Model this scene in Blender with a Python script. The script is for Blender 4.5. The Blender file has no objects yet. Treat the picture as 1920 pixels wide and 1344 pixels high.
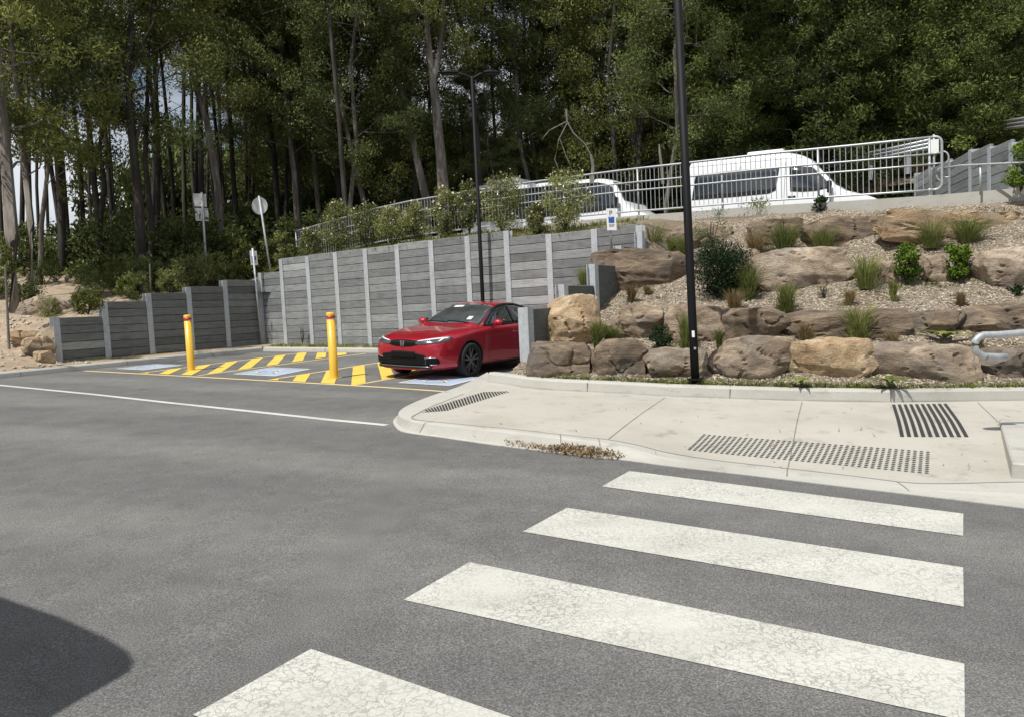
import bpy, math, random
from mathutils import Vector, Matrix, noise
from mathutils.bvhtree import BVHTree
R = math.radians
random.seed(7)
scene = bpy.context.scene
COL = scene.collection

# ------------------------------------------------------------------ camera
F, PITCH, ROLL, CH = 1400.0, R(4.99), R(-0.33), 1.48
cp, sp, cr, sr = math.cos(PITCH), math.sin(PITCH), math.cos(ROLL), math.sin(ROLL)
CAM = Vector((0, 0, CH))
cd = bpy.data.cameras.new("camera"); cam = bpy.data.objects.new("camera", cd); COL.objects.link(cam)
right = Vector((cr, sp*sr, cp*sr)); up = Vector((-sr, sp*cr, cp*cr)); fwd = Vector((0, cp, -sp))
m = Matrix.Identity(4)
for i in range(3):
    m[i][0] = right[i]; m[i][1] = up[i]; m[i][2] = -fwd[i]; m[i][3] = CAM[i]
cam.matrix_world = m
cd.sensor_width = 36; cd.lens = 36*F/1920; cd.clip_start = .05; cd.clip_end = 2000
scene.camera = cam

# ------------------------------------------------------------------ light
SUN_EL, SUN_AZ = 60.0, 42.0            # shadows fall towards heading SUN_AZ (deg from +x)
sa = R(SUN_AZ); se = R(SUN_EL)
sdir = Vector((math.cos(se)*math.cos(sa), math.cos(se)*math.sin(sa), -math.sin(se)))
sl = bpy.data.lights.new("sun", 'SUN'); sl.energy = 5.0; sl.angle = R(.53); sl.color = (1, .965, .91)
so = bpy.data.objects.new("sun", sl); COL.objects.link(so)
so.rotation_euler = sdir.to_track_quat('-Z', 'Y').to_euler(); so.location = (-20, -20, 40)
w = bpy.data.worlds.new("World"); scene.world = w; w.use_nodes = True
nt = w.node_tree; nt.nodes.clear()
def N(nt, t, **k):
    n = nt.nodes.new(t)
    for a, b in k.items():
        if a.startswith('i_'): n.inputs[a[2:].replace('_', ' ')].default_value = b
        else: setattr(n, a, b)
    return n
out = N(nt, 'ShaderNodeOutputWorld'); bg = N(nt, 'ShaderNodeBackground'); bg.inputs[1].default_value = .062
sky = N(nt, 'ShaderNodeTexSky', sky_type='NISHITA', sun_disc=False)
sky.sun_elevation = se; sky.sun_rotation = math.atan2(-sdir.x, -sdir.y)
tc = N(nt, 'ShaderNodeTexCoord'); mp = N(nt, 'ShaderNodeMapping'); mp.inputs['Scale'].default_value = (1, 1, 2.2)
nz = N(nt, 'ShaderNodeTexNoise'); nz.inputs['Scale'].default_value = 3.2; nz.inputs['Detail'].default_value = 7
cr_ = N(nt, 'ShaderNodeValToRGB'); cr_.color_ramp.elements[0].position = .38; cr_.color_ramp.elements[1].position = .56
mx = N(nt, 'ShaderNodeMixRGB'); mx.inputs[2].default_value = (12.6, 13.2, 14.0, 1)
L = nt.links.new
L(tc.outputs['Generated'], mp.inputs[0]); L(mp.outputs[0], nz.inputs[0]); L(nz.outputs[0], cr_.inputs[0])
L(cr_.outputs[0], mx.inputs[0]); L(sky.outputs[0], mx.inputs[1]); L(mx.outputs[0], bg.inputs[0]); L(bg.outputs[0], out.inputs[0])
scene.view_settings.view_transform = 'Standard'; scene.view_settings.look = 'None'
scene.view_settings.exposure = 0.0; scene.view_settings.gamma = 1

# ------------------------------------------------------------------ placing helpers (photo measurements -> metres)
UP = Vector((-.041, .019, 1)).normalized()      # true vertical; the lot itself falls about 2.5 degrees to the right
def ray(px, py):
    x = (px-960)/F; y = -(py-672)/F
    x, y = cr*x-sr*y, sr*x+cr*y
    return Vector((x, cp+sp*y, -sp+cp*y))
def at(px, py, Y):
    d = ray(px, py); return CAM+d*(Y/d.y)
def zg(x):
    s = -(x+1.5); return -.027*(math.sqrt(s*s+1)+s)/2
def G(px, py, dz=0.0):
    d = ray(px, py); z = dz; P = None
    for _ in range(12):
        P = CAM+d*((z-CH)/d.z); z = zg(P.x)+dz
    return P
def plane_hit(px, py, P0, d):
    n = d.cross(UP); r = ray(px, py)
    return CAM+r*((P0-CAM).dot(n)/r.dot(n))
def level(dx, dy):
    v = Vector((dx, dy, 0)).normalized(); v.z = -(UP.x*v.x+UP.y*v.y)/UP.z
    return v.normalized()

# ------------------------------------------------------------------ mesh builder
class MB:
    def __init__(s): s.v = []; s.f = []; s.t = []
    def add(s, vs, fs, tone=0.5):
        o = len(s.v); s.v += [tuple(p) for p in vs]
        for f in fs: s.f.append([i+o for i in f]); s.t.append(tone)
    def box(s, O, ax, ay, az, tone=.5, taper=1.0):
        """box spanned by three edge vectors from corner O"""
        O = Vector(O); ax = Vector(ax); ay = Vector(ay); az = Vector(az)
        vs = [O, O+ax, O+ax+ay, O+ay]; vs += [p+az for p in vs]
        s.add(vs, [(0,3,2,1),(4,5,6,7),(0,1,5,4),(1,2,6,5),(2,3,7,6),(3,0,4,7)], tone)
    def cbox(s, c, sx, sy, sz, tone=.5):
        s.box((c[0]-sx/2, c[1]-sy/2, c[2]-sz/2), (sx,0,0), (0,sy,0), (0,0,sz), tone)
    def bbox(s, O, ax, ay, az, b=.01, tone=.5):
        """box with bevelled edges"""
        O = Vector(O); A = [Vector(ax), Vector(ay), Vector(az)]
        n = [a.normalized() for a in A]; l = [a.length for a in A]
        bm_v = {}
        vs = []; idx = {}
        for c in range(8):
            sg = [(c >> k) & 1 for k in range(3)]
            for k in range(3):
                p = O.copy()
                for j in range(3):
                    e = 0 if j == k else b
                    p += n[j]*(l[j]-e if sg[j] else e)
                idx[(c, k)] = len(vs); vs.append(p)
        fs = []
        for k in range(3):
            i, j = [q for q in range(3) if q != k]
            for sd in (0, 1):
                cc = [(sd << k) | (a << i) | (bb << j) for a, bb in ((0,0),(1,0),(1,1),(0,1))]
                fs.append([idx[(c, k)] for c in cc])
        for k in range(3):
            i, j = [q for q in range(3) if q != k]
            for a in (0, 1):
                for bb in (0, 1):
                    c0 = (a << i) | (bb << j); c1 = c0 | (1 << k)
                    fs.append([idx[(c0, i)], idx[(c1, i)], idx[(c1, j)], idx[(c0, j)]])
        for c in range(8): fs.append([idx[(c, 0)], idx[(c, 1)], idx[(c, 2)]])
        s.add(vs, fs, tone)
    def tube(s, pts, rads, n=8, cap=True, tone=.5):
        pts = [Vector(p) for p in pts]
        if not hasattr(rads, '__len__'): rads = [rads]*len(pts)
        vs = []; fs = []; ref = None
        for i, p in enumerate(pts):
            a = pts[max(0, i-1)]; b = pts[min(len(pts)-1, i+1)]; t = (b-a).normalized()
            if ref is None: ref = Vector((0, 0, 1)) if abs(t.z) < .9 else Vector((1, 0, 0))
            u = t.cross(ref).normalized(); v = t.cross(u).normalized(); ref = v.cross(t).normalized() if False else ref
            if abs(t.dot(ref)) > .95: ref = Vector((1, 0, 0)) if abs(t.x) < .9 else Vector((0, 1, 0))
            for k in range(n):
                g = 2*math.pi*k/n; vs.append(p+(u*math.cos(g)+v*math.sin(g))*rads[i])
        for i in range(len(pts)-1):
            for k in range(n):
                k2 = (k+1) % n; fs.append((i*n+k, i*n+k2, (i+1)*n+k2, (i+1)*n+k))
        if cap: fs.append(tuple(range(n-1, -1, -1))); fs.append(tuple(range((len(pts)-1)*n, len(pts)*n)))
        s.add(vs, fs, tone)
    def prism(s, poly, h, tone=.5):
        """poly = list of 3D points (top), extruded by vector h"""
        h = Vector(h); n = len(poly); vs = [Vector(p) for p in poly]; vs += [p+h for p in vs]
        fs = [tuple(range(n)), tuple(range(2*n-1, n-1, -1))]
        for i in range(n): fs.append((i, i+n, (i+1) % n+n, (i+1) % n))
        s.add(vs, fs, tone)
    def build(s, name, mat, parent=None, smooth=False, recalc=False, loc=None):
        me = bpy.data.meshes.new(name); me.from_pydata(s.v, [], s.f)
        if loc is not None:
            me.transform(Matrix.Translation(-Vector(loc)))
        a = me.attributes.new('tone', 'FLOAT', 'FACE'); a.data.foreach_set('value', s.t)
        if mat is not None: me.materials.append(mat)
        if recalc:
            import bmesh
            bm = bmesh.new(); bm.from_mesh(me); bmesh.ops.recalc_face_normals(bm, faces=bm.faces); bm.to_mesh(me); bm.free()
        if smooth: me.polygons.foreach_set('use_smooth', [True]*len(me.polygons))
        me.update()
        o = bpy.data.objects.new(name, me); COL.objects.link(o)
        if loc is not None: o.location = loc
        if parent: o.parent = parent
        return o
def tag(o, label=None, cat=None, group=None, kind=None):
    if label: o['label'] = label
    if cat: o['category'] = cat
    if group: o['group'] = group
    if kind: o['kind'] = kind
    return o
def empty(name, loc=(0, 0, 0), label=None, cat=None, group=None, rz=0):
    o = bpy.data.objects.new(name, None); COL.objects.link(o); o.location = loc; o.rotation_euler.z = rz
    o.empty_display_size = .2
    return tag(o, label, cat, group)
def children(o): return [c for c in bpy.data.objects if c.parent == o]
def copy_tree(o, parent=None):
    c = o.copy(); COL.objects.link(c); c.parent = parent
    for ch in children(o): copy_tree(ch, c)
    return c
# parts built in world metres but parented to a root standing at loc
def wpart(mb, name, mat, root, smooth=False, recalc=False):
    o = mb.build(name, mat, None, smooth, recalc)
    lo = root.location.copy()
    p = root.parent
    o.data.transform(Matrix.Translation(-lo)); o.parent = root
    return o

# ------------------------------------------------------------------ materials
def newmat(name):
    m = bpy.data.materials.new(name); m.use_nodes = True; nt = m.node_tree
    b = nt.nodes['Principled BSDF']; return m, nt, b
def ramp(nt, stops):
    r = nt.nodes.new('ShaderNodeValToRGB'); e = r.color_ramp.elements
    while len(e) < len(stops): e.new(.5)
    for k, (p, c) in enumerate(stops): e[k].position = p; e[k].color = (*c, 1)
    return r
def noi(nt, scale, detail=4, rough=.55, coord='Object', mapscale=None, dist=0):
    t = nt.nodes.new('ShaderNodeTexCoord'); n = nt.nodes.new('ShaderNodeTexNoise')
    n.inputs['Scale'].default_value = scale; n.inputs['Detail'].default_value = detail; n.inputs['Roughness'].default_value = rough
    n.inputs['Distortion'].default_value = dist
    if mapscale:
        mp = nt.nodes.new('ShaderNodeMapping'); mp.inputs['Scale'].default_value = mapscale
        nt.links.new(t.outputs[coord], mp.inputs[0]); nt.links.new(mp.outputs[0], n.inputs[0])
    else: nt.links.new(t.outputs[coord], n.inputs[0])
    return n
def bump(nt, b, src, strength, dist=.02):
    bp = nt.nodes.new('ShaderNodeBump'); bp.inputs['Strength'].default_value = strength; bp.inputs['Distance'].default_value = dist
    nt.links.new(src, bp.inputs['Height']); nt.links.new(bp.outputs[0], b.inputs['Normal']); return bp
def mix(nt, a, b, fac, mode='MIX'):
    x = nt.nodes.new('ShaderNodeMixRGB'); x.blend_type = mode
    for i, q in ((0, fac), (1, a), (2, b)):
        if hasattr(q, 'is_linked'): nt.links.new(q, x.inputs[i])
        elif i == 0: x.inputs[0].default_value = q
        else: x.inputs[i].default_value = (*q, 1) if len(q) == 3 else q
    return x.outputs[0]
def plain(name, col, rough=.5, metal=0, coat=0, var=.12, scale=6, bmp=0):
    m, nt, b = newmat(name)
    n = noi(nt, scale, 5)
    r = ramp(nt, [(.3, [c*(1-var) for c in col]), (.7, [min(1, c*(1+var)) for c in col])])
    nt.links.new(n.outputs[0], r.inputs[0]); nt.links.new(r.outputs[0], b.inputs['Base Color'])
    b.inputs['Roughness'].default_value = rough; b.inputs['Metallic'].default_value = metal; b.inputs['Coat Weight'].default_value = coat
    if bmp: bump(nt, b, noi(nt, scale*8, 3).outputs[0], bmp, .01)
    return m

def m_asphalt():
    m, nt, b = newmat('asphalt')
    fine = noi(nt, 120, 2, .8); r1 = ramp(nt, [(.3, (.058, .058, .057)), (.5, (.118, .117, .113)), (.68, (.225, .222, .213))])
    nt.links.new(fine.outputs[0], r1.inputs[0])
    big = noi(nt, .35, 5, .6, mapscale=(1, 2.2, 1)); r2 = ramp(nt, [(.32, (.92, .92, .93)), (.68, (1.15, 1.145, 1.13))])
    nt.links.new(big.outputs[0], r2.inputs[0])
    c = mix(nt, r1.outputs[0], r2.outputs[0], 1, 'MULTIPLY')
    mid = noi(nt, 4, 6, .6); r3 = ramp(nt, [(.3, (.88, .88, .88)), (.7, (1.12, 1.12, 1.12))]); nt.links.new(mid.outputs[0], r3.inputs[0])
    c = mix(nt, c, r3.outputs[0], 1, 'MULTIPLY')
    sp_ = noi(nt, 2.6, 2, .5); r5 = ramp(nt, [(.2, (.55, .55, .55)), (.27, (1, 1, 1))]); nt.links.new(sp_.outputs[0], r5.inputs[0])
    c = mix(nt, c, r5.outputs[0], .6, 'MULTIPLY')
    # pale worn wheel tracks sweeping round the bend
    tcn = nt.nodes.new('ShaderNodeTexCoord'); mp = nt.nodes.new('ShaderNodeMapping'); mp.inputs['Rotation'].default_value = (0, 0, R(-62)); 
    wv = nt.nodes.new('ShaderNodeTexWave'); wv.inputs['Scale'].default_value = .16; wv.inputs['Distortion'].default_value = 3.5; wv.inputs['Detail'].default_value = 3; wv.inputs['Detail Scale'].default_value = .6
    nt.links.new(tcn.outputs['Object'], mp.inputs[0]); nt.links.new(mp.outputs[0], wv.inputs[0])
    r4 = ramp(nt, [(.45, (1, 1, 1)), (.95, (1.22, 1.21, 1.18))]); nt.links.new(wv.outputs[0], r4.inputs[0])
    c = mix(nt, c, r4.outputs[0], 1, 'MULTIPLY')
    nt.links.new(c, b.inputs['Base Color']); b.inputs['Roughness'].default_value = .88
    b.inputs['Specular IOR Level'].default_value = .3
    bump(nt, b, fine.outputs[0], .55, .012); return m
def m_paint(name, col, crack=True, wear=.25, blue=None):
    m, nt, b = newmat(name)
    fine = noi(nt, 70, 3, .7); r1 = ramp(nt, [(.3, [c*.84 for c in col]), (.6, col)]); nt.links.new(fine.outputs[0], r1.inputs[0])
    c = r1.outputs[0]
    big = noi(nt, 1.6, 5, .65); r2 = ramp(nt, [(.35, (.82, .82, .8)), (.65, (1, 1, 1))]); nt.links.new(big.outputs[0], r2.inputs[0])
    c = mix(nt, c, r2.outputs[0], wear*2.2 if wear < .45 else 1, 'MULTIPLY')
    if crack:
        tcn = nt.nodes.new('ShaderNodeTexCoord'); n2 = nt.nodes.new('ShaderNodeTexNoise'); n2.inputs['Scale'].default_value = 14; n2.inputs['Detail'].default_value = 4
        nt.links.new(tcn.outputs['Object'], n2.inputs[0])
        ad = nt.nodes.new('ShaderNodeMixRGB'); ad.blend_type = 'LINEAR_LIGHT'; ad.inputs[0].default_value = .07
        nt.links.new(tcn.outputs['Object'], ad.inputs[1]); nt.links.new(n2.outputs['Color'], ad.inputs[2])
        v = nt.nodes.new('ShaderNodeTexVoronoi'); v.feature = 'DISTANCE_TO_EDGE'; v.inputs['Scale'].default_value = 24
        nt.links.new(ad.outputs[0], v.inputs[0])
        rr = ramp(nt, [(0, (1, 1, 1)), (.04, (.9, .9, .9)), (.085, (0, 0, 0))]); nt.links.new(v.outputs[0], rr.inputs[0])
        ms = noi(nt, 2.3, 4); rm = ramp(nt, [(.3, (.12, .12, .12)), (.6, (1, 1, 1))]); nt.links.new(ms.outputs[0], rm.inputs[0])
        fac = mix(nt, rr.outputs[0], rm.outputs[0], 1, 'MULTIPLY')
        fac = mix(nt, (0, 0, 0), fac, .8)
        c = mix(nt, c, (.24, .24, .22), fac)
    lo_ = noi(nt, 38, 5, .8); rl = ramp(nt, [(.33, (1, 1, 1)), (.40, (0, 0, 0))]); nt.links.new(lo_.outputs[0], rl.inputs[0])
    sc_ = noi(nt, .9, 4, .6, mapscale=(1, 3, 1)); rs_ = ramp(nt, [(.42, (0, 0, 0)), (.62, (1, 1, 1))]); nt.links.new(sc_.outputs[0], rs_.inputs[0])
    c = mix(nt, c, (.20, .20, .19), mix(nt, (0, 0, 0), mix(nt, rl.outputs[0], rs_.outputs[0], 1, 'MULTIPLY'), .8))
    c = mix(nt, c, (.80, .79, .77), mix(nt, (0, 0, 0), rs_.outputs[0], .5), 'MULTIPLY')
    nt.links.new(c, b.inputs['Base Color']); b.inputs['Roughness'].default_value = .75
    bump(nt, b, fine.outputs[0], .35, .008); return m
def m_concrete(name, col, var=.1):
    m, nt, b = newmat(name)
    fine = noi(nt, 60, 4, .7); r1 = ramp(nt, [(.3, [c*.88 for c in col]), (.65, col)]); nt.links.new(fine.outputs[0], r1.inputs[0])
    big = noi(nt, 1.1, 6, .62); r2 = ramp(nt, [(.3, (.86, .85, .82)), (.5, (1, .99, .97)), (.7, (1.06, 1.06, 1.05))]); nt.links.new(big.outputs[0], r2.inputs[0])
    c = mix(nt, r1.outputs[0], r2.outputs[0], 1, 'MULTIPLY')
    st = noi(nt, 3.5, 6, .7, mapscale=(1, 1, 3)); r3 = ramp(nt, [(.3, (.66, .65, .63)), (.44, (1, 1, 1))]); nt.links.new(st.outputs[0], r3.inputs[0])
    c = mix(nt, c, r3.outputs[0], .8, 'MULTIPLY')
    nt.links.new(c, b.inputs['Base Color']); b.inputs['Roughness'].default_value = .85
    bump(nt, b, fine.outputs[0], .25, .006); return m
def m_sleeper(name, dx, dy, tint=(1, 1, 1)):
    m, nt, b = newmat(name)
    a = nt.nodes.new('ShaderNodeAttribute'); a.attribute_name = 'tone'
    r0 = ramp(nt, [(0, (.125, .13, .127)), (.4, (.215, .22, .214)), (.75, (.31, .316, .306)), (1, (.44, .45, .44))]); nt.links.new(a.outputs['Fac'], r0.inputs[0])
    g = noi(nt, 3.0, 7, .7, mapscale=(1.2, 1.2, 16), dist=.5); r1 = ramp(nt, [(.25, (.62, .62, .62)), (.5, (1, 1, 1)), (.75, (1.3, 1.3, 1.28))]); nt.links.new(g.outputs[0], r1.inputs[0])
    c = mix(nt, r0.outputs[0], r1.outputs[0], 1, 'MULTIPLY')
    g2 = noi(nt, 2.2, 6, .7, mapscale=(1, 1, 5)); r2 = ramp(nt, [(.28, (.62, .62, .63)), (.55, (1, 1, 1))]); nt.links.new(g2.outputs[0], r2.inputs[0])
    c = mix(nt, c, r2.outputs[0], .85, 'MULTIPLY')
    g3 = noi(nt, 5, 5, .7, mapscale=(1.5, 1.5, .22)); r3 = ramp(nt, [(.34, (.66, .66, .64)), (.5, (1, 1, 1)), (.68, (1.12, 1.12, 1.1))]); nt.links.new(g3.outputs[0], r3.inputs[0])
    c = mix(nt, c, r3.outputs[0], .3, 'MULTIPLY')
    c = mix(nt, c, tint, 1, 'MULTIPLY')
    nt.links.new(c, b.inputs['Base Color']); b.inputs['Roughness'].default_value = .85
    bump(nt, b, g.outputs[0], .35, .01); return m
def m_galv(name='galvanised_steel', col=(.46, .48, .49), metal=.35, rough=.5):
    m, nt, b = newmat(name)
    v = nt.nodes.new('ShaderNodeTexVoronoi'); v.inputs['Scale'].default_value = 30
    t = nt.nodes.new('ShaderNodeTexCoord'); nt.links.new(t.outputs['Object'], v.inputs[0])
    r = ramp(nt, [(0, [c*.86 for c in col]), (1, [c*1.12 for c in col])]); nt.links.new(v.outputs['Color'], r.inputs[0])
    n = noi(nt, 2.4, 6, .7, mapscale=(1, 1, .5)); r2 = ramp(nt, [(.3, (.74, .74, .73)), (.55, (1, 1, 1))]); nt.links.new(n.outputs[0], r2.inputs[0])
    c = mix(nt, r.outputs[0], r2.outputs[0], .8, 'MULTIPLY')
    nt.links.new(c, b.inputs['Base Color']); b.inputs['Metallic'].default_value = metal; b.inputs['Roughness'].default_value = rough
    return m
def m_rock(name, stops, band=3.0):
    m, nt, b = newmat(name)
    oi = nt.nodes.new('ShaderNodeObjectInfo')
    t = nt.nodes.new('ShaderNodeTexCoord'); mp = nt.nodes.new('ShaderNodeMapping'); mp.inputs['Scale'].default_value = (1, 1, band)
    va = nt.nodes.new('ShaderNodeVectorMath'); va.operation = 'ADD'
    nt.links.new(t.outputs['Object'], va.inputs[0])
    ml = nt.nodes.new('ShaderNodeMath'); ml.operation = 'MULTIPLY'; ml.inputs[1].default_value = 57
    nt.links.new(oi.outputs['Random'], ml.inputs[0]); nt.links.new(ml.outputs[0], va.inputs[1])
    nt.links.new(va.outputs[0], mp.inputs[0])
    n = nt.nodes.new('ShaderNodeTexNoise'); n.inputs['Scale'].default_value = 2.6; n.inputs['Detail'].default_value = 9; n.inputs['Roughness'].default_value = .66; n.inputs['Distortion'].default_value = .7
    nt.links.new(mp.outputs[0], n.inputs[0])
    r = ramp(nt, stops); nt.links.new(n.outputs[0], r.inputs[0])
    f = nt.nodes.new('ShaderNodeTexNoise'); f.inputs['Scale'].default_value = 26; f.inputs['Detail'].default_value = 5; f.inputs['Roughness'].default_value = .7
    nt.links.new(mp.outputs[0], f.inputs[0])
    r2 = ramp(nt, [(.3, (.6, .58, .56)), (.52, (1, 1, 1)), (.75, (1.25, 1.22, 1.15))]); nt.links.new(f.outputs[0], r2.inputs[0])
    c = mix(nt, r.outputs[0], r2.outputs[0], .9, 'MULTIPLY')
    gl = nt.nodes.new('ShaderNodeTexNoise'); gl.inputs['Scale'].default_value = 1.6; gl.inputs['Detail'].default_value = 6
    nt.links.new(va.outputs[0], gl.inputs[0]); r3 = ramp(nt, [(.5, (0, 0, 0)), (.66, (1, 1, 1))]); nt.links.new(gl.outputs[0], r3.inputs[0])
    c = mix(nt, c, (.13, .125, .12), mix(nt, (0, 0, 0), r3.outputs[0], .55))
    nt.links.new(c, b.inputs['Base Color']); b.inputs['Roughness'].default_value = .9
    ad = nt.nodes.new('ShaderNodeMath'); ad.operation = 'ADD'; nt.links.new(n.outputs[0], ad.inputs[0]); nt.links.new(f.outputs[0], ad.inputs[1])
    bump(nt, b, ad.outputs[0], .8, .05); return m
def m_leaf(name, dark, lite, hue=.5, trans=.13, rough=.7, scale=.5):
    m, nt, b = newmat(name)
    oi = nt.nodes.new('ShaderNodeObjectInfo'); n = noi(nt, scale, 3, .6, 'Object')
    ge = nt.nodes.new('ShaderNodeAttribute'); ge.attribute_name = 'tone'
    ma = nt.nodes.new('ShaderNodeMath'); ma.operation = 'MULTIPLY_ADD'; ma.inputs[1].default_value = .55
    mb_ = nt.nodes.new('ShaderNodeMath'); mb_.operation = 'MULTIPLY'; mb_.inputs[1].default_value = .3
    mc = nt.nodes.new('ShaderNodeMath'); mc.operation = 'MULTIPLY_ADD'; mc.inputs[1].default_value = .35
    nt.links.new(oi.outputs['Random'], mb_.inputs[0]); nt.links.new(ge.outputs['Fac'], mc.inputs[0]); nt.links.new(mb_.outputs[0], mc.inputs[2])
    nt.links.new(n.outputs[0], ma.inputs[0]); nt.links.new(mc.outputs[0], ma.inputs[2])
    r = ramp(nt, [(.25, dark), (.85, lite)]); nt.links.new(ma.outputs[0], r.inputs[0])
    nt.links.new(r.outputs[0], b.inputs['Base Color']); b.inputs['Roughness'].default_value = rough
    b.inputs['Specular IOR Level'].default_value = .12
    tr = nt.nodes.new('ShaderNodeBsdfTranslucent'); nt.links.new(r.outputs[0], tr.inputs[0])
    mxs = nt.nodes.new('ShaderNodeMixShader'); mxs.inputs[0].default_value = trans
    nt.links.new(b.outputs[0], mxs.inputs[1]); nt.links.new(tr.outputs[0], mxs.inputs[2])
    nt.links.new(mxs.outputs[0], nt.nodes['Material Output'].inputs[0]); return m
def m_bark(name, stops, sc=(3, 3, .5)):
    m, nt, b = newmat(name)
    n = noi(nt, 2.2, 7, .65, mapscale=sc); r = ramp(nt, stops); nt.links.new(n.outputs[0], r.inputs[0])
    nt.links.new(r.outputs[0], b.inputs['Base Color']); b.inputs['Roughness'].default_value = .9
    bump(nt, b, n.outputs[0], .6, .05); return m
def m_mulch():
    m, nt, b = newmat('mulch')
    n = noi(nt, 22, 6, .75, mapscale=(1, 1.8, 1.4), dist=.8)
    r = ramp(nt, [(.25, (.09, .065, .045)), (.42, (.24, .19, .14)), (.55, (.36, .30, .23)), (.72, (.55, .49, .40))]); nt.links.new(n.outputs[0], r.inputs[0])
    g = noi(nt, 1.0, 4); r2 = ramp(nt, [(.35, (.78, .72, .62)), (.65, (1.05, 1.05, 1.05))]); nt.links.new(g.outputs[0], r2.inputs[0])
    c = mix(nt, r.outputs[0], r2.outputs[0], 1, 'MULTIPLY')
    nt.links.new(c, b.inputs['Base Color']); b.inputs['Roughness'].default_value = .95
    bump(nt, b, n.outputs[0], 1.0, .06); return m

M = {}
M['asphalt'] = m_asphalt()
M['white'] = m_paint('white_road_paint', (.575, .565, .515))
M['whiteline'] = m_paint('white_line_paint', (.60, .60, .57), crack=False)
M['yellow'] = m_paint('yellow_road_paint', (.80, .56, .09), crack=False, wear=.3)
M['pale_yellow'] = m_paint('faded_yellow_paint', (.78, .62, .30), crack=False)
M['blue'] = m_paint('blue_road_paint', (.38, .47, .62), crack=False, wear=.4)
M['path'] = m_concrete('path_concrete', (.425, .408, .362))
M['kerb'] = m_concrete('kerb_concrete', (.43, .42, .385))
M['kerb2'] = m_concrete('kerb_concrete_grey', (.46, .46, .43))
M['sleeper'] = m_sleeper('sleeper', .8, -.5, (.92, .945, .97))
M['sleeper_shade_tint'] = m_sleeper('sleeper_shade_tint', .4, .9, (.72, .74, .73))  # same sleepers as the back wall, tinted darker to put shade into the colour
M['galv'] = m_galv()
M['galv_pale'] = m_galv('galvanised_post', (.46, .49, .51), .15, .6)
M['rail'] = m_galv('galvanised_rail', (.43, .45, .46), .35, .42)
M['tan'] = m_rock('sandstone_tan', [(.28, (.11, .08, .055)), (.45, (.27, .20, .14)), (.6, (.42, .335, .24)), (.75, (.58, .49, .38))])
M['gold'] = m_rock('sandstone_gold', [(.28, (.19, .12, .065)), (.45, (.41, .285, .165)), (.6, (.54, .41, .26)), (.78, (.66, .56, .41))], 2)
M['brown'] = m_rock('sandstone_brown', [(.28, (.065, .048, .034)), (.45, (.165, .12, .082)), (.6, (.28, .212, .145)), (.76, (.42, .345, .245))], 4)
M['pink'] = m_rock('sandstone_pink', [(.28, (.18, .125, .09)), (.45, (.36, .275, .20)), (.6, (.50, .415, .32)), (.76, (.70, .62, .51))], 2)
M['mulch'] = m_mulch()
M['joint'] = plain('joint_grime', (.17, .155, .13), .95, var=.3)
M['gravel'] = plain('pale_gravel', (.42, .36, .28), .95, var=.5, scale=9)
M['soil'] = plain('forest_soil', (.085, .065, .04), .95, var=.4, scale=2, bmp=.5)
M['dirt'] = plain('dry_dirt', (.30, .235, .165), .95, var=.3, scale=5, bmp=.6)
M['black_pole'] = plain('black_pole_paint', (.006, .006, .007), .6, var=.1); M['black_pole'].node_tree.nodes['Principled BSDF'].inputs['Specular IOR Level'].default_value = .2
M['black'] = plain('black_plastic', (.01, .01, .011), .35, var=.1)
M['rubber'] = plain('tyre_rubber', (.018, .018, .018), .8, var=.15)
M['stud'] = plain('tactile_black', (.03, .032, .032), .6, var=.15)
M['yellow_post'] = plain('yellow_post_paint', (.72, .44, .035), .4, var=.04, coat=.3)
M['red_band'] = plain('red_reflective_band', (.38, .01, .02), .4, var=.05)
M['sign_white'] = plain('sign_white', (.80, .81, .80), .5, var=.02)
M['sign_back'] = plain('sign_back_alloy', (.50, .51, .50), .45, metal=.3, var=.05)
M['sign_black'] = plain('sign_black', (.02, .02, .025), .5, var=.02)
M['sign_blue'] = plain('sign_blue', (.02, .10, .36), .5, var=.02)
M['vanwhite'] = plain('white_van_paint', (.80, .81, .82), .3, var=.02, coat=.5)
M['hub'] = plain('wheel_grey', (.25, .25, .26), .4, metal=.6, var=.1)
M['leaf_a'] = m_leaf('gum_leaves_olive', (.008, .013, .004), (.235, .255, .068))
M['leaf_b'] = m_leaf('gum_leaves_green', (.008, .015, .005), (.20, .24, .08))
M['leaf_w'] = m_leaf('wattle_leaves', (.010, .018, .005), (.175, .225, .06), scale=.8)
M['leaf_s'] = m_leaf('scrub_leaves', (.025, .035, .009), (.16, .17, .045), scale=1.2)
M['leaf_y'] = m_leaf('daisy_bush_leaves', (.045, .06, .018), (.29, .31, .11), scale=2)
M['flower'] = plain('dry_flower_heads', (.62, .54, .40), .9, var=.2)
M['leaf_lime'] = m_leaf('bright_shrub_leaves', (.035, .07, .008), (.17, .25, .035), scale=4)
M['juniper'] = m_leaf('dark_juniper_leaves', (.008, .02, .009), (.035, .06, .022), scale=4)
M['feather'] = m_leaf('feathery_shrub_leaves', (.03, .055, .02), (.12, .17, .06), scale=3)
M['grass_g'] = m_leaf('tussock_green', (.06, .085, .02), (.28, .30, .10), scale=5, trans=.3)
M['grass_b'] = m_leaf('tussock_brown', (.12, .085, .04), (.36, .28, .15), scale=5, trans=.3)
M['weed'] = m_leaf('weed_green', (.05, .075, .015), (.24, .27, .07), scale=3)
M['litter'] = m_leaf('dry_leaf_litter', (.07, .045, .025), (.40, .29, .16), scale=9, trans=.05, rough=.8)
M['bark_d'] = m_bark('dark_bark', [(.3, (.012, .010, .008)), (.55, (.045, .038, .03)), (.75, (.11, .095, .08))])
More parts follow.
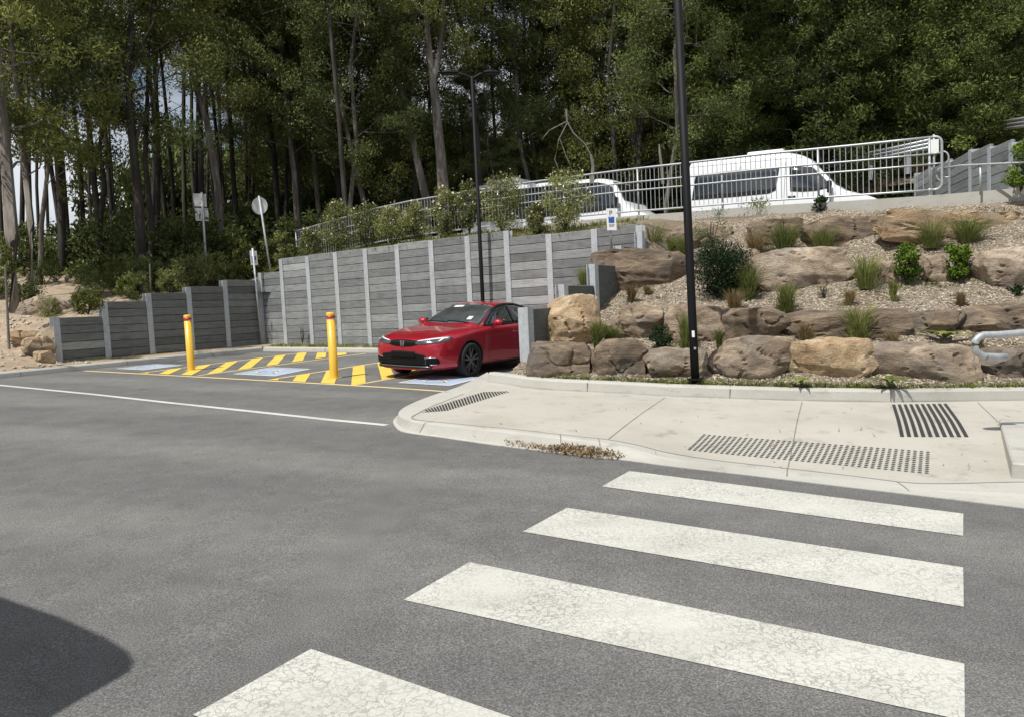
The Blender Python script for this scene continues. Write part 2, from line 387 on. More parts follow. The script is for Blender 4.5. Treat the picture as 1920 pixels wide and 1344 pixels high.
M['bark_p'] = m_bark('pale_gum_bark', [(.3, (.04, .03, .024)), (.5, (.14, .12, .10)), (.7, (.33, .31, .27))], (2, 2, .35))
M['bark_w'] = m_bark('bleached_wood', [(.3, (.09, .08, .065)), (.6, (.24, .22, .185))])

# ------------------------------------------------------------------ ground
def sheet(name, us, vs, fn, mat, parent=None, smooth=True):
    mb = MB(); nu = len(us); nv = len(vs)
    P = [fn(u, v) for v in vs for u in us]
    fs = [(j*nu+i, j*nu+i+1, (j+1)*nu+i+1, (j+1)*nu+i) for j in range(nv-1) for i in range(nu-1)]
    mb.add(P, fs); return mb.build(name, mat, parent, smooth)
def frange(a, b, n): return [a+(b-a)*i/(n-1) for i in range(n)]
o = sheet('road', frange(-45, 30, 151), frange(-25, 24, 50), lambda x, y: (x, y, zg(x)), M['asphalt'])
tag(o, kind='structure')
def lerp(a, b, t): return a+(b-a)*t
def sstep(a, b, x):
    t = max(0, min(1, (x-a)/(b-a))); return t*t*(3-2*t)
def interp(xs, ys, x):
    if x <= xs[0]: return ys[0]
    for i in range(len(xs)-1):
        if x <= xs[i+1]: return lerp(ys[i], ys[i+1], (x-xs[i])/(xs[i+1]-xs[i]))
    return ys[-1]
def quadmark(mb, pts, n=8):
    """flat marking following the ground: pts = 4 corners (a,b along one edge; d,c along the other)"""
    a, b, c, d = [Vector(p) for p in pts]
    vs = []; fs = []
    for i in range(n+1):
        for e in (a.lerp(b, i/n), d.lerp(c, i/n)):
            vs.append((e.x, e.y, zg(e.x)+.004))
    for i in range(n): fs.append((2*i, 2*i+1, 2*i+3, 2*i+2))
    mb.add(vs, fs)
# crosswalk: four thick bars
ST = [[(1180,883),(1806,963),(1806,1005),(1128,912)], [(1063,952),(1806,1064),(1807,1138),(980,997)],
      [(880,1054),(1808,1245),(1809,1352),(756,1125)], [(583,1217),(1060,1380),(760,1496),(362,1341)]]
nmz = ['nearest the kerb', 'second from the kerb', 'third from the kerb', 'closest to the viewer and cut by the picture edge']
for q, nm in zip(ST, nmz):
    mb = MB(); quadmark(mb, [G(*p) for p in q])
    tag(mb.build('crosswalk_stripe', M['white']), 'cracked white crosswalk bar ' + nm, 'road marking', 'bars of the pedestrian crossing')
def line_on_ground(mb, A, B, wd, n=30):
    A = Vector(A); B = Vector(B); d = (B-A); d.z = 0; d.normalize(); nrm = Vector((-d.y, d.x, 0))*wd/2
    quadmark(mb, [A-nrm, B-nrm, B+nrm, A+nrm], n)
mb = MB(); pts = [(-300, 689), (0, 722), (180, 739.5), (320, 755), (500, 774), (620, 787), (725, 797)]
for a, b in zip(pts, pts[1:]): line_on_ground(mb, G(*a), G(*b), .10, 6)
tag(mb.build('lane_line', M['whiteline']), 'long thin white line across the asphalt before the bays', 'road marking')
mb = MB(); line_on_ground(mb, G(158, 695), G(856, 735.5), .085, 40)
tag(mb.build('bay_front_line', M['pale_yellow']), 'long faded yellow line along the front of the parking bays', 'road marking')
# hatched zones
FL0, FL1 = G(158, 695), G(856, 735.5)
fdir = (FL1-FL0); fdir.z = 0; fdir.normalize()
def hatch(la, lb, ra, rb, bottoms, topoff, label, wd=.10, sw=.34, lmax=1.0):
    A0, A1, B0, B1 = G(*la), G(*lb), G(*ra), G(*rb)
    root = empty('hatched_zone', A0, label, 'road marking', 'yellow hatched zones between the bays')
    for p, q in ((A0, A1), (B0, B1)):
        mb = MB(); line_on_ground(mb, p, q, .08, 20); wpart(mb, 'border_line', M['pale_yellow'], root)
    mb = MB()
    u = (A1-A0); u.z = 0; LA = u.length; u.normalize(); ww = (B0-A0); W = ww.dot(Vector((-u.y, u.x, 0)))
    perp = Vector((-u.y, u.x, 0)); 
    if W < 0: perp = -perp; W = -W
    # stripes rise at a slant: start on the right border, end on the left border
    return root, A0, u, perp, W, LA
def hatch_fill(root, A0, u, perp, W, u0, u1, first, step, sw, slant, front=None):
    """stripes in (a along u, b across); clip to 0<b<W, a between front line and end"""
    mb = MB()
    def clip(poly, f):
        res = []
        for i in range(len(poly)):
            p, q = poly[i], poly[(i+1) % len(poly)]; fp, fq = f(p), f(q)
            if fp >= 0: res.append(p)
            if fp*fq < 0: t = fp/(fp-fq); res.append((p[0]+(q[0]-p[0])*t, p[1]+(q[1]-p[1])*t))
        return res
    k = 0
    while first+k*step < u1+6:
        a = first+k*step
        poly = [(a, -.0), (a+sw, 0), (a+sw-slant*W, W), (a-slant*W, W)]
        poly = clip(poly, lambda p: u1-p[0])
        if poly: poly = clip(poly, lambda p: p[0]-front(p[1]))
        k += 1
        if len(poly) < 3: continue
        vs = [A0+u*p[0]+perp*p[1] for p in poly]
        mb.add([(v.x, v.y, zg(v.x)+.0075) for v in vs], [tuple(range(len(vs)))])
    wpart(mb, 'stripe_paint', M['yellow'], root)
for (la, lb, ra, rb, lab, first, slant) in (
    ((263,699.5),(567,661.4),(370,704),(686,663), 'yellow hatched zone beside the left bollard', -.1, 1.235),
    ((504,712),(735,676),(663,722),(905,681), 'yellow hatched zone beside the right bollard and red car', -.1, 1.235)):
    root, A0, u, perp, W, LA = hatch(la, lb, ra, rb, None, None, lab)
    B0 = G(*ra); fb = (B0-A0).dot(u)
    hatch_fill(root, A0, u, perp, W, 0, LA, first, .83, .38, slant, front=lambda b: fb*b/W)
# bay symbols
def iso_symbol(mb, O, ux, uy, s, z=0):
    """wheelchair pictogram from simple strokes in the plane ux,uy; s = height"""
    def P(x, y): return O+ux*(x*s)+uy*(y*s)
    n = ux.cross(uy).normalized()*z
    def stroke(a, b, w):
        a = P(*a); b = P(*b); d = (b-a).normalized(); q = n.normalized().cross(d)*w*s/2
        mb.add([a-q+n, b-q+n, b+q+n, a+q+n], [(0, 1, 2, 3)])
    def disc(c, r, k=14): mb.add([P(c[0]+r*math.cos(2*math.pi*i/k), c[1]+r*math.sin(2*math.pi*i/k))+n for i in range(k)], [tuple(range(k))])
    disc((-.05, .40), .075)
    stroke((-.04, .33), (-.02, .02), .09); stroke((-.03, .17), (.16, .17), .06); stroke((-.04, .03), (.17, .03), .08)
    stroke((.15, .06), (.24, -.28), .08); stroke((.22, -.27), (.33, -.24), .07)
    k = 16
    for i in range(k):
        g0 = R(130+ i*230/k); g1 = R(130+(i+1)*230/k)
        stroke((-.05+.24*math.cos(g0), -.14+.24*math.sin(g0)), (-.05+.24*math.cos(g1), -.14+.24*math.sin(g1)), .06)
def bay_symbol(c4, label):
    q = [G(*p) for p in c4]; root = empty('bay_symbol', q[0], label, 'road marking', 'wheelchair symbols painted in the bays')
    mb = MB(); quadmark(mb, q); wpart(mb, 'blue_square', M['blue'], root)
    c = (q[0]+q[1]+q[2]+q[3])/4; ux = (q[1]-q[0]); ux.z = 0; uy = (q[3]-q[0]); uy.z = 0; h = min(uy.length, ux.length)*.8
    ux.normalize(); uy.normalize()
    mb = MB(); iso_symbol(mb, Vector((c.x, c.y, zg(c.x)+.004)), ux, uy, h, .0045)
    mb2 = MB(); e = .05
    for a, b in ((0, 1), (1, 2), (2, 3), (3, 0)): line_on_ground(mb2, q[a].lerp(c, .06), q[b].lerp(c, .06), .07, 4)
    mb2.v = [(x, y, z+.004) for x, y, z in mb2.v]
    wpart(mb, 'wheelchair_symbol', M['whiteline'], root); wpart(mb2, 'white_border', M['whiteline'], root)
bay_symbol([(216,691.5),(270,694),(345,685),(292,682.5)], 'blue and white wheelchair symbol in the left bay by the kerb')
bay_symbol([(436,701.5),(515,705.5),(584,692),(508,688.5)], 'blue and white wheelchair symbol between the two bollards')
bay_symbol([(744,718),(843,723.5),(905,708),(812,704)], 'blue and white wheelchair symbol partly under the red car')

# ------------------------------------------------------------------ kerbs of the lot
def kerb_run(name, P, wd, h, mat, label, side=1, joint=2.4, ch=.015):
    """kerb with chamfered front top edge; P = ground points of its front base, body to the left (side=1) or right"""
    root = empty(name, P[0], label, 'kerb')
    mb = MB(); sec = [(0, 0), (.012, h-.03), (.035, h-.003), (wd, h), (wd, -.1), (0, -.1)]
    sec = [(0, -.1), (.0, .02), (.015, h-.03), (.04, h), (wd, h), (wd, -.1)]
    rows = []
    for i, p in enumerate(P):
        a = P[max(0, i-1)]; b = P[min(len(P)-1, i+1)]; d = (b-a); d.z = 0; d.normalize(); n = Vector((-d.y, d.x, 0))*side
        rows.append([p+n*s+Vector((0, 0, z)) for s, z in sec])
    k = len(sec)
    for r0, r1 in zip(rows, rows[1:]):
        mb.add(r0+r1, [(j, j+1, k+j+1, k+j) for j in range(k-1)])
    mb.add(rows[0], [tuple(range(k))]); mb.add(rows[-1], [tuple(range(k))])
    wpart(mb, 'kerb_stone', mat, root, recalc=False)
    # joints
    mj = MB(); acc = 0; nxt = joint
    for p, q in zip(P, P[1:]):
        d = q-p; Ls = d.length; d.normalize(); n = Vector((-d.y, d.x, 0)).normalized()*side
        while acc+Ls > nxt:
            c = p+d*(nxt-acc); nxt += joint
            mj.box(c-n*.003-d*.004+Vector((0, 0, .0)), d*.008, n*.02, (0, 0, h-.025)); mj.box(c+n*.035-d*.004+Vector((0, 0, h-.01)), d*.008, n*(wd-.06), (0, 0, .0125))
        acc += Ls
    if mj.v: wpart(mj, 'joint', M['joint'], root)
    return root
K0, K1 = G(0, 709.5), G(493, 659)
kd = (K1-K0).normalized()
KL = [K0-kd*14]+[K0+kd*((K1-K0).length*i/12) for i in range(13)]
for p in KL: p.z = zg(p.x)
kerb_run('left_kerb', KL, .16, .125, M['kerb2'], 'long concrete kerb in shade below the left retaining wall')
KB1 = G(700, 662); bd = (KB1-K1).normalized(); bd = (KB1-K1); bd.z = 0; bd.normalize()
KB = [K1+bd*s for s in frange(.0, 7.5, 12)]
for p in KB: p.z = zg(p.x)
kerb_run('back_kerb', KB, .16, .125, M['kerb'], 'pale concrete kerb along the foot of the back wall')

# ------------------------------------------------------------------ footpath
# front edge of kerb (asphalt edge), from the bay round the nose to the right
E_px = [(913,706.7),(884,722.5),(855,736),(817,748.5),(773,765),(748,777.5),(737.5,788),(740,798),(752,808.5),(785,814.5),(820,819),(895,830),(970,840),(1032,847.5),(1095,855),(1145,860),(1200,866.5),(1250,873.5),(1337,883.5),(1424,893.5),(1599,914.5),(1773,935),(1920,953),(2100,975),(2500,1022)]
J_px = [(921,712,.13),(893,726,.13),(869,738,.13),(836,751,.13),(800,766,.13),(781,776,.13),(772,782,.13),(778,786,.13),(802,789,.13),(822,791,.13),(852,794,.13),(905,799,.13),(970,805,.13),(1032,812,.128),(1085,818,.12),(1140,824,.10),(1195,834,.065),(1250,848,.03),(1337,862,.02),(1424,872,.02),(1599,892,.02),(1725,906,.02),(1895,903.5,.05),(2060,903,.08),(2500,905,.10)]
E = [G(*p) for p in E_px]
J = [G(a, b, c) for a, b, c in J_px]
for p in E: p.z = zg(p.x)+.003
for p, (a, b, c) in zip(J, J_px): p.z = zg(p.x)+c
def loft(rows, cap=False):
    mb = MB(); n = len(rows[0])
    mb.add([p for r in rows for p in r], [(j*n+i, j*n+i+1, (j+1)*n+i+1, (j+1)*n+i) for j in range(len(rows)-1) for i in range(n-1)])
    return mb
rows = [[], [], [], [], [], []]
def smooth_pts(a, k=3):
    r = []
    for i in range(len(a)-1):
        p0, p1, p2, p3 = a[max(0, i-1)], a[i], a[i+1], a[min(len(a)-1, i+2)]
        for j in range(k):
            t = j/k; r.append(.5*((2*p1)+(p2-p0)*t+(2*p0-5*p1+4*p2-p3)*t*t+(3*p1-p0-3*p2+p3)*t**3))
    r.append(a[-1]); return r
E = smooth_pts(E, 3); J = smooth_pts(J, 3)
for e, j in zip(E, J):
    v = j-e; v.z = 0; h = j.z-zg(j.x); g = zg(e.x)
    wl = v.length or 1
    gut = min(.33, .12/wl); fc = min(.55, (.12+.07)/wl)
    if wl < .22: gut, fc = .18, .5
    rows[0].append(Vector((e.x, e.y, g-.08))); rows[1].append(Vector((e.x, e.y, g+.006)))
    rows[2].append(Vector((e.x+v.x*gut, e.y+v.y*gut, g+min(.012, h*.3))))
    rows[3].append(Vector((e.x+v.x*fc, e.y+v.y*fc, g+max(h-.02, .012))))
    rows[4].append(Vector((e.x+v.x*(fc+.1), e.y+v.y*(fc+.1), g+max(h-.004, .015))))
    rows[5].append(Vector((j.x, j.y, j.z)))
kr = empty('path_kerb', rows[1][0], 'rounded concrete kerb wrapping the nose of the footpath', 'kerb')
wpart(loft(rows), 'kerb_stone', M['kerb'], kr, smooth=False)
mj = MB()
for px_, w_ in ((790, 1), (1058, 1), (1135, 1), (1480, 1), (1700, 1)):
    # joint across kerb at the column px
    best = min(range(9, len(E)-1), key=lambda i: abs((960+F*rows[3][i].x/rows[3][i].y)-px_) + (50 if i < 18 else 0))
    for a, b in ((2, 3), (3, 4), (4, 5)):
        p, q = rows[a][best], rows[b][best]; d = (E[best+1]-E[best-1]).normalized()*.005
        if (p-q).length < 1e-3: continue
        n = (q-p).cross(d).normalized()*.002
        if n.z < 0: n = -n
        mj.add([p-d+n, q-d+n, q+d+n, p+d+n], [(0, 1, 2, 3)])
jv = []
for i_ in range(6, len(J)-1):
    p = J[i_]; d = J[i_+1]-J[i_-1]; d.z = 0; d.normalize(); q = Vector((-d.y, d.x, 0))*.005; jv += [p-q+Vector((0, 0, .004)), p+q+Vector((0, 0, .004))]
mj.add(jv, [(2*i, 2*i+1, 2*i+3, 2*i+2) for i in range(len(jv)//2-1)])
wpart(mj, 'joint', M['joint'], kr)
# rear kerb between path and garden
RK_px = [(914,716),(940,719),(1000,728),(1045,731.5),(1120,735),(1200,739.5),(1250,742.5),(1380,747),(1505,751),(1669,753.5),(1833,751.5),(1920,750.5),(2100,748),(2600,742)]
RK = [G(a, b, .13) for a, b in RK_px]
for p in RK: p.z = zg(p.x)+.13
o = kerb_run('garden_kerb', [p-Vector((0, 0, .0)) for p in RK], .15, .15, M['kerb'], 'upright concrete edging kerb in front of the boulder garden', side=1, joint=1.9)
# slab
Jf = J[:]; nslab = 40
back = []
RKs = smooth_pts(RK, 4)
def resample(P, n):
    L_ = [0]
    for a, b in zip(P, P[1:]): L_.append(L_[-1]+(b-a).length)
    r = []
    for i in range(n):
        s = L_[-1]*i/(n-1)
        for k in range(len(P)-1):
            if s <= L_[k+1]+1e-9: r.append(P[k].lerp(P[k+1], (s-L_[k])/max(1e-9, L_[k+1]-L_[k]))); break
    return r
iN = 18                                        # nose index in J
left = resample(J[:iN+1], 16); frontJ = resample(J[iN:], 80)
backR = resample(RKs, 80)
# ladder: columns from front (frontJ) to back; the left side run J[:iN] closes the nose
mb = MB(); nr = 16
grid = []
for i in range(80):
    f = frontJ[i]; b_ = backR[i]
    col = []
    for k in range(nr):
        t = k/(nr-1); p = f.lerp(b_, t); zf = f.z; zb = b_.z
        p.z = zf+(zb-zf)*sstep(0, .62, t); col.append(p)
    grid.append(col)
for k in range(nr): grid[0][k] = left[15-k]
for i in range(1, 7):   # blend the side run into the ladder
    for k in range(nr):
        pass
mb.add([p for c in grid for p in c], [(i*nr+k, (i+1)*nr+k, (i+1)*nr+k+1, i*nr+k+1) for i in range(79) for k in range(nr-1)])
o = mb.build('footpath', M['path'], smooth=True); tag(o, kind='structure')
path_bvh = BVHTree.FromPolygons([Vector(v) for v in mb.v], mb.f)
def pathpt(px, py, dz=.004):
    h = path_bvh.ray_cast(CAM, ray(px, py))
    return (h[0] if h[0] else G(px, py, .05))+Vector((0, 0, dz))
def pathdrop(x, y, dz=.004):
    h = path_bvh.ray_cast(Vector((x, y, 3)), Vector((0, 0, -1)))
    return Vector((x, y, (h[0].z if h[0] else .05)+dz))
def drop_line(name, a, b, wd, mat, label):
    A, B = pathpt(*a), pathpt(*b); d = (B-A); d.z = 0; d.normalize(); n = Vector((-d.y, d.x, 0))*wd/2; mb = MB(); k = 24; vs = []
    for i in range(k+1):
        p = A.lerp(B, i/k)
        for q in (p-n, p+n): vs.append(pathdrop(q.x, q.y, .003))
    mb.add(vs, [(2*i, 2*i+1, 2*i+3, 2*i+2) for i in range(k)])
    return tag(mb.build(name, mat), label, 'path joint', 'saw cut joints across the path')
drop_line('path_joint', (1141,823), (1247,745), .008, M['joint'], 'thin slanting joint in the path behind the leaf pile')
drop_line('path_joint', (1477,878), (1504,753), .008, M['joint'], 'thin joint in the path running through the dotted tactile pad')
drop_line('path_joint', (1833,754), (1872,792), .008, M['joint'], 'short thin joint in the path by the right kerb block')
# tactile pads
def quad_uv(c, u, v):   # bilinear
    a, b, cc, d = c; return a*(1-u)*(1-v)+b*u*(1-v)+cc*u*v+d*(1-u)*v
c4 = [pathpt(1317,813), pathpt(1746,846), pathpt(1744,889), pathpt(1286,843)]
mb = MB(); nc, nrw = 40, 12
for i in range(nc):
    for j in range(nrw):
        p = quad_uv(c4, (i+.5)/nc, (j+.5)/nrw); r = .0175
        base = pathdrop(p.x, p.y, .0); k = 8
        ring = [base+Vector((r*math.cos(2*math.pi*q/k), r*math.sin(2*math.pi*q/k), 0)) for q in range(k)]
        top = [base+Vector((r*.6*math.cos(2*math.pi*q/k), r*.6*math.sin(2*math.pi*q/k), .006)) for q in range(k)]
        mb.add(ring+top, [(q, (q+1) % k, k+(q+1) % k, k+q) for q in range(k)]+[tuple(range(k, 2*k))])
tag(mb.build('tactile_pad', M['stud']), 'wide pad of small black tactile studs at the kerb ramp', 'tactile paving')
def bar_pad(c4, n, label, duty=.55, across=False):
    mb = MB()
    for i in range(n):
        u0, u1 = (i+(1-duty)/2)/n, (i+(1+duty)/2)/n
        vs = []; k = 8
        for q in range(k+1):
            for u in (u0, u1):
                p = quad_uv(c4, u, q/k); p = pathdrop(p.x, p.y, .0)
                vs += [p, p+Vector((0, 0, .006))]
        fs = []
        for q in range(k): a = q*4; fs += [(a+1, a+3, a+7, a+5), (a, a+1, a+5, a+4), (a+2, a+6, a+7, a+3)]
        fs += [(0, 2, 3, 1), (k*4, k*4+1, k*4+3, k*4+2)]
        mb.add(vs, fs)
    return tag(mb.build('tactile_pad', M['stud']), label, 'tactile paving')
bar_pad([pathpt(1670,758.5), pathpt(1777,756.5), pathpt(1819,819), pathpt(1685,818.5)], 10, 'pad of ten black directional bars next to the garden kerb')
mb = MB()
for k in range(34):
    px = 783+k*5.15; yu = interp([779, 905, 958], [774, 735, 733], px); xl = px+5; yl = interp([779, 838, 958], [774, 769.5, 733.5], xl)
    if yl-yu < 1.2: continue
    A_b, B_b = pathpt(px, yu, 0), pathpt(xl, yl, 0); vs = []
    for p in (A_b, B_b):
        for dx in (-.0115, .0115): q = pathdrop(p.x+dx, p.y, .0); vs += [q, q+Vector((0, 0, .005))]
    mb.add(vs, [(1, 3, 7, 5), (0, 1, 5, 4), (2, 6, 7, 3), (0, 2, 3, 1), (4, 5, 7, 6)])
tag(mb.build('tactile_pad', M['stud']), 'narrow slanting pad of short black bars near the path nose', 'tactile paving')
# right kerb block beside the steps
a, b = G(1896, 903, .02), G(1872, 812, .02)
d = (b-a); d.z = 0; Ln = d.length; d.normalize(); n = Vector((d.y, -d.x, 0))
root = empty('step_kerb', a, 'raised concrete kerb block at the right picture edge', 'kerb')
mb = MB(); mb.bbox(Vector((a.x, a.y, -.05)), d*Ln, n*.26, (0, 0, .22), .012); mb.bbox(Vector((a.x, a.y, -.05))+n*.262, d*.22, n*2.2, (0, 0, .218), .012)
wpart(mb, 'kerb_stone', M['kerb'], root)
mb = MB(); mb.box(Vector((a.x, a.y, -.02))+n*.262+d*.225, d*(Ln-.1), n*2.2, (0, 0, .1)); wpart(mb, 'infill', M['path'], root)

# ------------------------------------------------------------------ walls
def hpost(mb, P, D, Nn, h, b=.15, dpt=.17, t=.012, down=.2):
    """H section post: flanges along D, web along Nn (Nn points to the open side)"""
    P = P-UP*down; hh = UP*(h+down)
    mb.box(P-D*b/2, D*b, -Nn*t, hh); mb.box(P-D*b/2-Nn*(dpt-t), D*b, -Nn*t, hh); mb.box(P-D*t/2-Nn*t, D*t, -Nn*(dpt-2*t), hh)
def wall(name, P0, D, Nn, stations, tops, label, mats, panel_h0=None, group=None, post_tops=None, sl=.2, seed=1):
    """stations: s positions of posts; tops: height (along UP) of each panel; each panel stack of 200 mm sleepers"""
    rnd = random.Random(seed)
    root = empty(name, P0, label, 'retaining wall')
    for i, s in enumerate(stations):
        mb = MB(); hpost(mb, P0+D*s, D, Nn, post_tops[i]); wpart(mb, 'post', mats[1], root)
    for i, (s0, s1) in enumerate(zip(stations, stations[1:])):
        if tops[i] is None: continue
        mb = MB(); h = tops[i]
        mb.box(P0+D*(s0+.02)-UP*.2-Nn*.108, D*(s1-s0-.04), Nn*.02, UP*(h+.19), .1)
        while h > -.15:
            hb = max(h-sl+.010, -.2)
            off = -Nn*(.018+rnd.uniform(-.003, .004))
            tn = min(1, max(0, rnd.gauss(.47, .16)))
            mb.bbox(P0+D*(s0+.012)+UP*hb+off-Nn*.075, D*(s1-s0-.024), Nn*.075, UP*(h-hb), .008, tn)
            h -= sl
        wpart(mb, 'panel', mats[0], root)
    return root
# back wall
BD = level(.829, -.559); BN = BD.cross(UP); BN = BN if BN.y < 0 else -BN
P9 = at(1072, 434.5, 16.8)
Bref = Vector((P9.x, P9.y, 0))
s_of = lambda px, py: (plane_hit(px, py, Bref, BD)-Bref).dot(BD)
h_of = lambda px, py: (plane_hit(px, py, Bref, BD)-Bref).dot(UP)
s1, s9 = s_of(525.5, 487), s_of(1028, 440); step = (s9-s1)/8
print('back wall post step', step)
sts = [s_of(486, 512)]+[s1+step*i for i in range(9)]+[s9+step, s9+2*step-.1]
ppx = [(504,511.5),(550,482.5),(601.5,476),(655,469.5),(711,463),(774,454),(840,446.5),(910,438),(988,442.5),(1072,435),(1134,427)]
tops = [h_of(*p) for p in ppx]
ptx = [(486,512),(525.5,486.6),(576,481),(628,473.5),(683,467),(742.7,459),(805.4,451.7),(875,443.5),(948,433),(1028,439.5),(1115.5,429.6),(1151,428)]
ptops = [h_of(*p) for p in ptx]
wall('back_retaining_wall', Bref, BD, BN, sts, tops, 'long tall grey sleeper retaining wall behind the parking bays', (M['sleeper'], M['galv_pale']), post_tops=ptops, seed=5)
corner = Bref+BD*sts[0]
# left wall
c0 = corner+UP*0
LN_near = at(102, 640, 17.7)
LD = level(c0.x-LN_near.x, c0.y-LN_near.y); LNn = LD.cross(UP); LNn = LNn if LNn.x > 0 else -LNn
Lref = Vector((LN_near.x, LN_near.y, -.12))
sL = lambda px, py: (plane_hit(px, py, Lref, LD)-Lref).dot(LD)
hL = lambda px, py: (plane_hit(px, py, Lref, LD)-Lref).dot(UP)
lp = [(105,595),(199,565.3),(280,550.4),(354,538.5),(421.4,525.7),(484,524)]
lst = [sL(*p) for p in lp]; print('left wall posts', [round(x, 2) for x in lst])
st0 = lst[0]; stp = (lst[-1]-lst[0])/5
lst = [st0+stp*i for i in range(6)]
ltops = [hL(150,594.5), hL(240,565), hL(317,549.5), hL(388,537.5), hL(452,525.3)]
wall('left_retaining_wall', Lref, LD, LNn, lst, ltops, 'stepped dark grey sleeper wall in shade on the left of the bays', (M['sleeper_shade_tint'], M['galv_pale']),
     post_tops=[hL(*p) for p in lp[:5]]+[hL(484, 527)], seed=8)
# right wall, seen from its planted side
RA = at(984, 697, 11.75); RE = Bref+BD*(sts[-1]-.02); 
RD = level(RE.x-RA.x, RE.y-RA.y); RNn = RD.cross(UP); RNn = RNn if RNn.x < 0 else -RNn
Rref = Vector((RA.x, RA.y, .0)); Rlen = (Vector((RE.x, RE.y, 0))-Vector((RA.x, RA.y, 0))).length
hR = lambda px, py: (plane_hit(px, py, Rref, RD)-Rref).dot(UP)
sR = lambda px, py: (plane_hit(px, py, Rref, RD)-Rref).dot(RD)
print('right wall posts', [round(sR(*p), 2) for p in ((984,577),(1012,534),(1050,494),(1104,457),(1151,428))], Rlen)
rst = [0, Rlen*.25, Rlen*.5, Rlen*.75, Rlen-.12]
rt = [hR(1000, 579), hR(1030, 536), hR(1072, 495), hR(1120, 459)]
wall('right_retaining_wall', Rref, RD, RNn, rst, rt, 'stepped sleeper wall between the red car and the boulders', (M['sleeper_shade_tint'], M['galv_pale']),
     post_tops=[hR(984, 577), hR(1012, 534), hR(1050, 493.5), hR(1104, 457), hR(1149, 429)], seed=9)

rw = [o for o in bpy.data.objects if o.type == 'EMPTY' and o.name.startswith('right_retaining_wall')][0]
mb = MB(); mb.bbox(Rref-RD*.10-RNn*.175-UP*.2, RD*.016, RNn*.18, UP*(hR(984, 577)+.2), .003); wpart(mb, 'end_plate', M['galv_pale'], rw)
# ------------------------------------------------------------------ fence line, upper road
FD = level(.829, -.559)
F0 = at(1280, 398, 17.8)                                   # point on upper edge line
Fa, Fb = at(807, 447, 21.9), at(1747, 367, 14.8)
FD = (Fb-Fa).normalized()
FNb = Vector((-FD.y, FD.x, 0)).normalized(); FNb = FNb if FNb.y > 0 else -FNb
RTOP = [(557,434),(600,422),(640,411),(700,393),(773,377),(873,361),(973,345.5),(1073,332),(1173,319),(1273,308),(1447,288),(1613,272),(1747,258)]
def _e0(px, py):
    r = ray(px, py); n = Vector((FD.y, -FD.x, 0)); t = (F0-CAM).dot(n)/r.dot(n); p = CAM+r*t
    s_ = (Vector((p.x, p.y, 0))-Vector((F0.x, F0.y, 0))).dot(Vector((FD.x, FD.y, 0)).normalized())/Vector((FD.x, FD.y, 0)).length
    return s_, p.z-1.14*UP.z-(F0+FD*s_).z
EZ = sorted([_e0(*q) for q in RTOP])
def edge(s):
    a = [q[0] for q in EZ]; b = [q[1] for q in EZ]
    dz = interp(a, b, s) if s >= a[0] else b[0]+(s-a[0])*.09
    p = F0+FD*s; p.z += dz; return p
s_px = lambda px: min(frange(-25, 12, 1500), key=lambda s: abs(960+F*edge(s).x/edge(s).y-px))
def edge_px(px): 
    r = ray(px, 400); n = Vector((FD.y, -FD.x, 0)); t = (F0-CAM).dot(n)/r.dot(n); p = CAM+r*t
    s = (Vector((p.x, p.y, 0))-Vector((F0.x, F0.y, 0))).dot(Vector((FD.x, FD.y, 0)).normalized())/Vector((FD.x, FD.y, 0)).length
    return edge(s), s
def upper(s, t):   # upper road surface
    p = edge(s)+FNb*t
    z = p.z-.10-.0*t
    if t > 14: z -= (t-14)*.02
    return Vector((p.x, p.y, z))
o = sheet('upper_road', frange(-14.8, 12, 30), frange(.0, 15, 12), lambda s, t: upper(s, t), M['asphalt']); tag(o, kind='structure')
root = empty('upper_edge_kerb', edge(0), 'pale concrete edge beam under the railing of the upper road', 'kerb')
mb = MB(); ss = frange(-14.8, 12, 40)
for s0_, s1_e in zip(ss, ss[1:]): e0_ = edge(s0_); mb.box(e0_-FNb*.12-Vector((0, 0, .25)), edge(s1_e)-e0_, FNb*.24, (0, 0, .25))
wpart(mb, 'edge_beam', M['kerb'], root)
# garden surface between rear kerb and upper edge
def RKpt(px):
    best = None
    for a, b in zip(RK, RK[1:]):
        pa, pb = 960+F*a.x/a.y, 960+F*b.x/b.y
        if pa <= px <= pb: return a.lerp(b, (px-pa)/(pb-pa))
    return RK[0] if px < 1000 else RK[-1]
def garden(px, py):
    k = RKpt(px); yk = k.y+.165
    e, s = edge_px(px)
    if px < 1151:   # left limit follows the stepped wall
        r = ray(px, 600); n = Vector((RD.y, -RD.x, 0)); t = (Rref-CAM).dot(n)/r.dot(n); 
    pk = 553+F*(CH-(k.z+.14))/yk-1       # screen row of garden foot
    pe = 551-F*(e.z-.12-CH)/e.y
    tt = max(-.05, min(1.02, (pk-py)/(pk-pe)))
    Y = yk+(e.y-.15-yk)*(tt**1.15 if tt > 0 else tt)
    return at(px, py, Y)
def gpt(px, t):
    k = RKpt(px); e, s = edge_px(px); yk = k.y+.165
    pk = 553+F*(CH-(k.z+.14))/yk-1; pe = 551-F*(e.z-.12-CH)/e.y
    return garden(px, pk+(pe-pk)*t)
us = frange(962, 2250, 110); vs_ = frange(0, 1.0, 60)
def gsurf(px, t):
    p = gpt(px, t); nn = noise.noise(p*1.3)*.06+noise.noise(p*5)*.02
    # keep the soil out of the bays: clamp to the planted side of the right wall
    q = Vector((p.x, p.y, 0))-Vector((Rref.x, Rref.y, 0)); side = q.dot(Vector((RD.y, -RD.x, 0)).normalized())
    if side < .0:
        p = p+Vector((RD.y, -RD.x, 0)).normalized()*(-side)
    p.z += nn*sstep(0, .1, t)
    return p
o = sheet('garden_bed', us, vs_, gsurf, M['mulch']); tag(o, kind='structure')
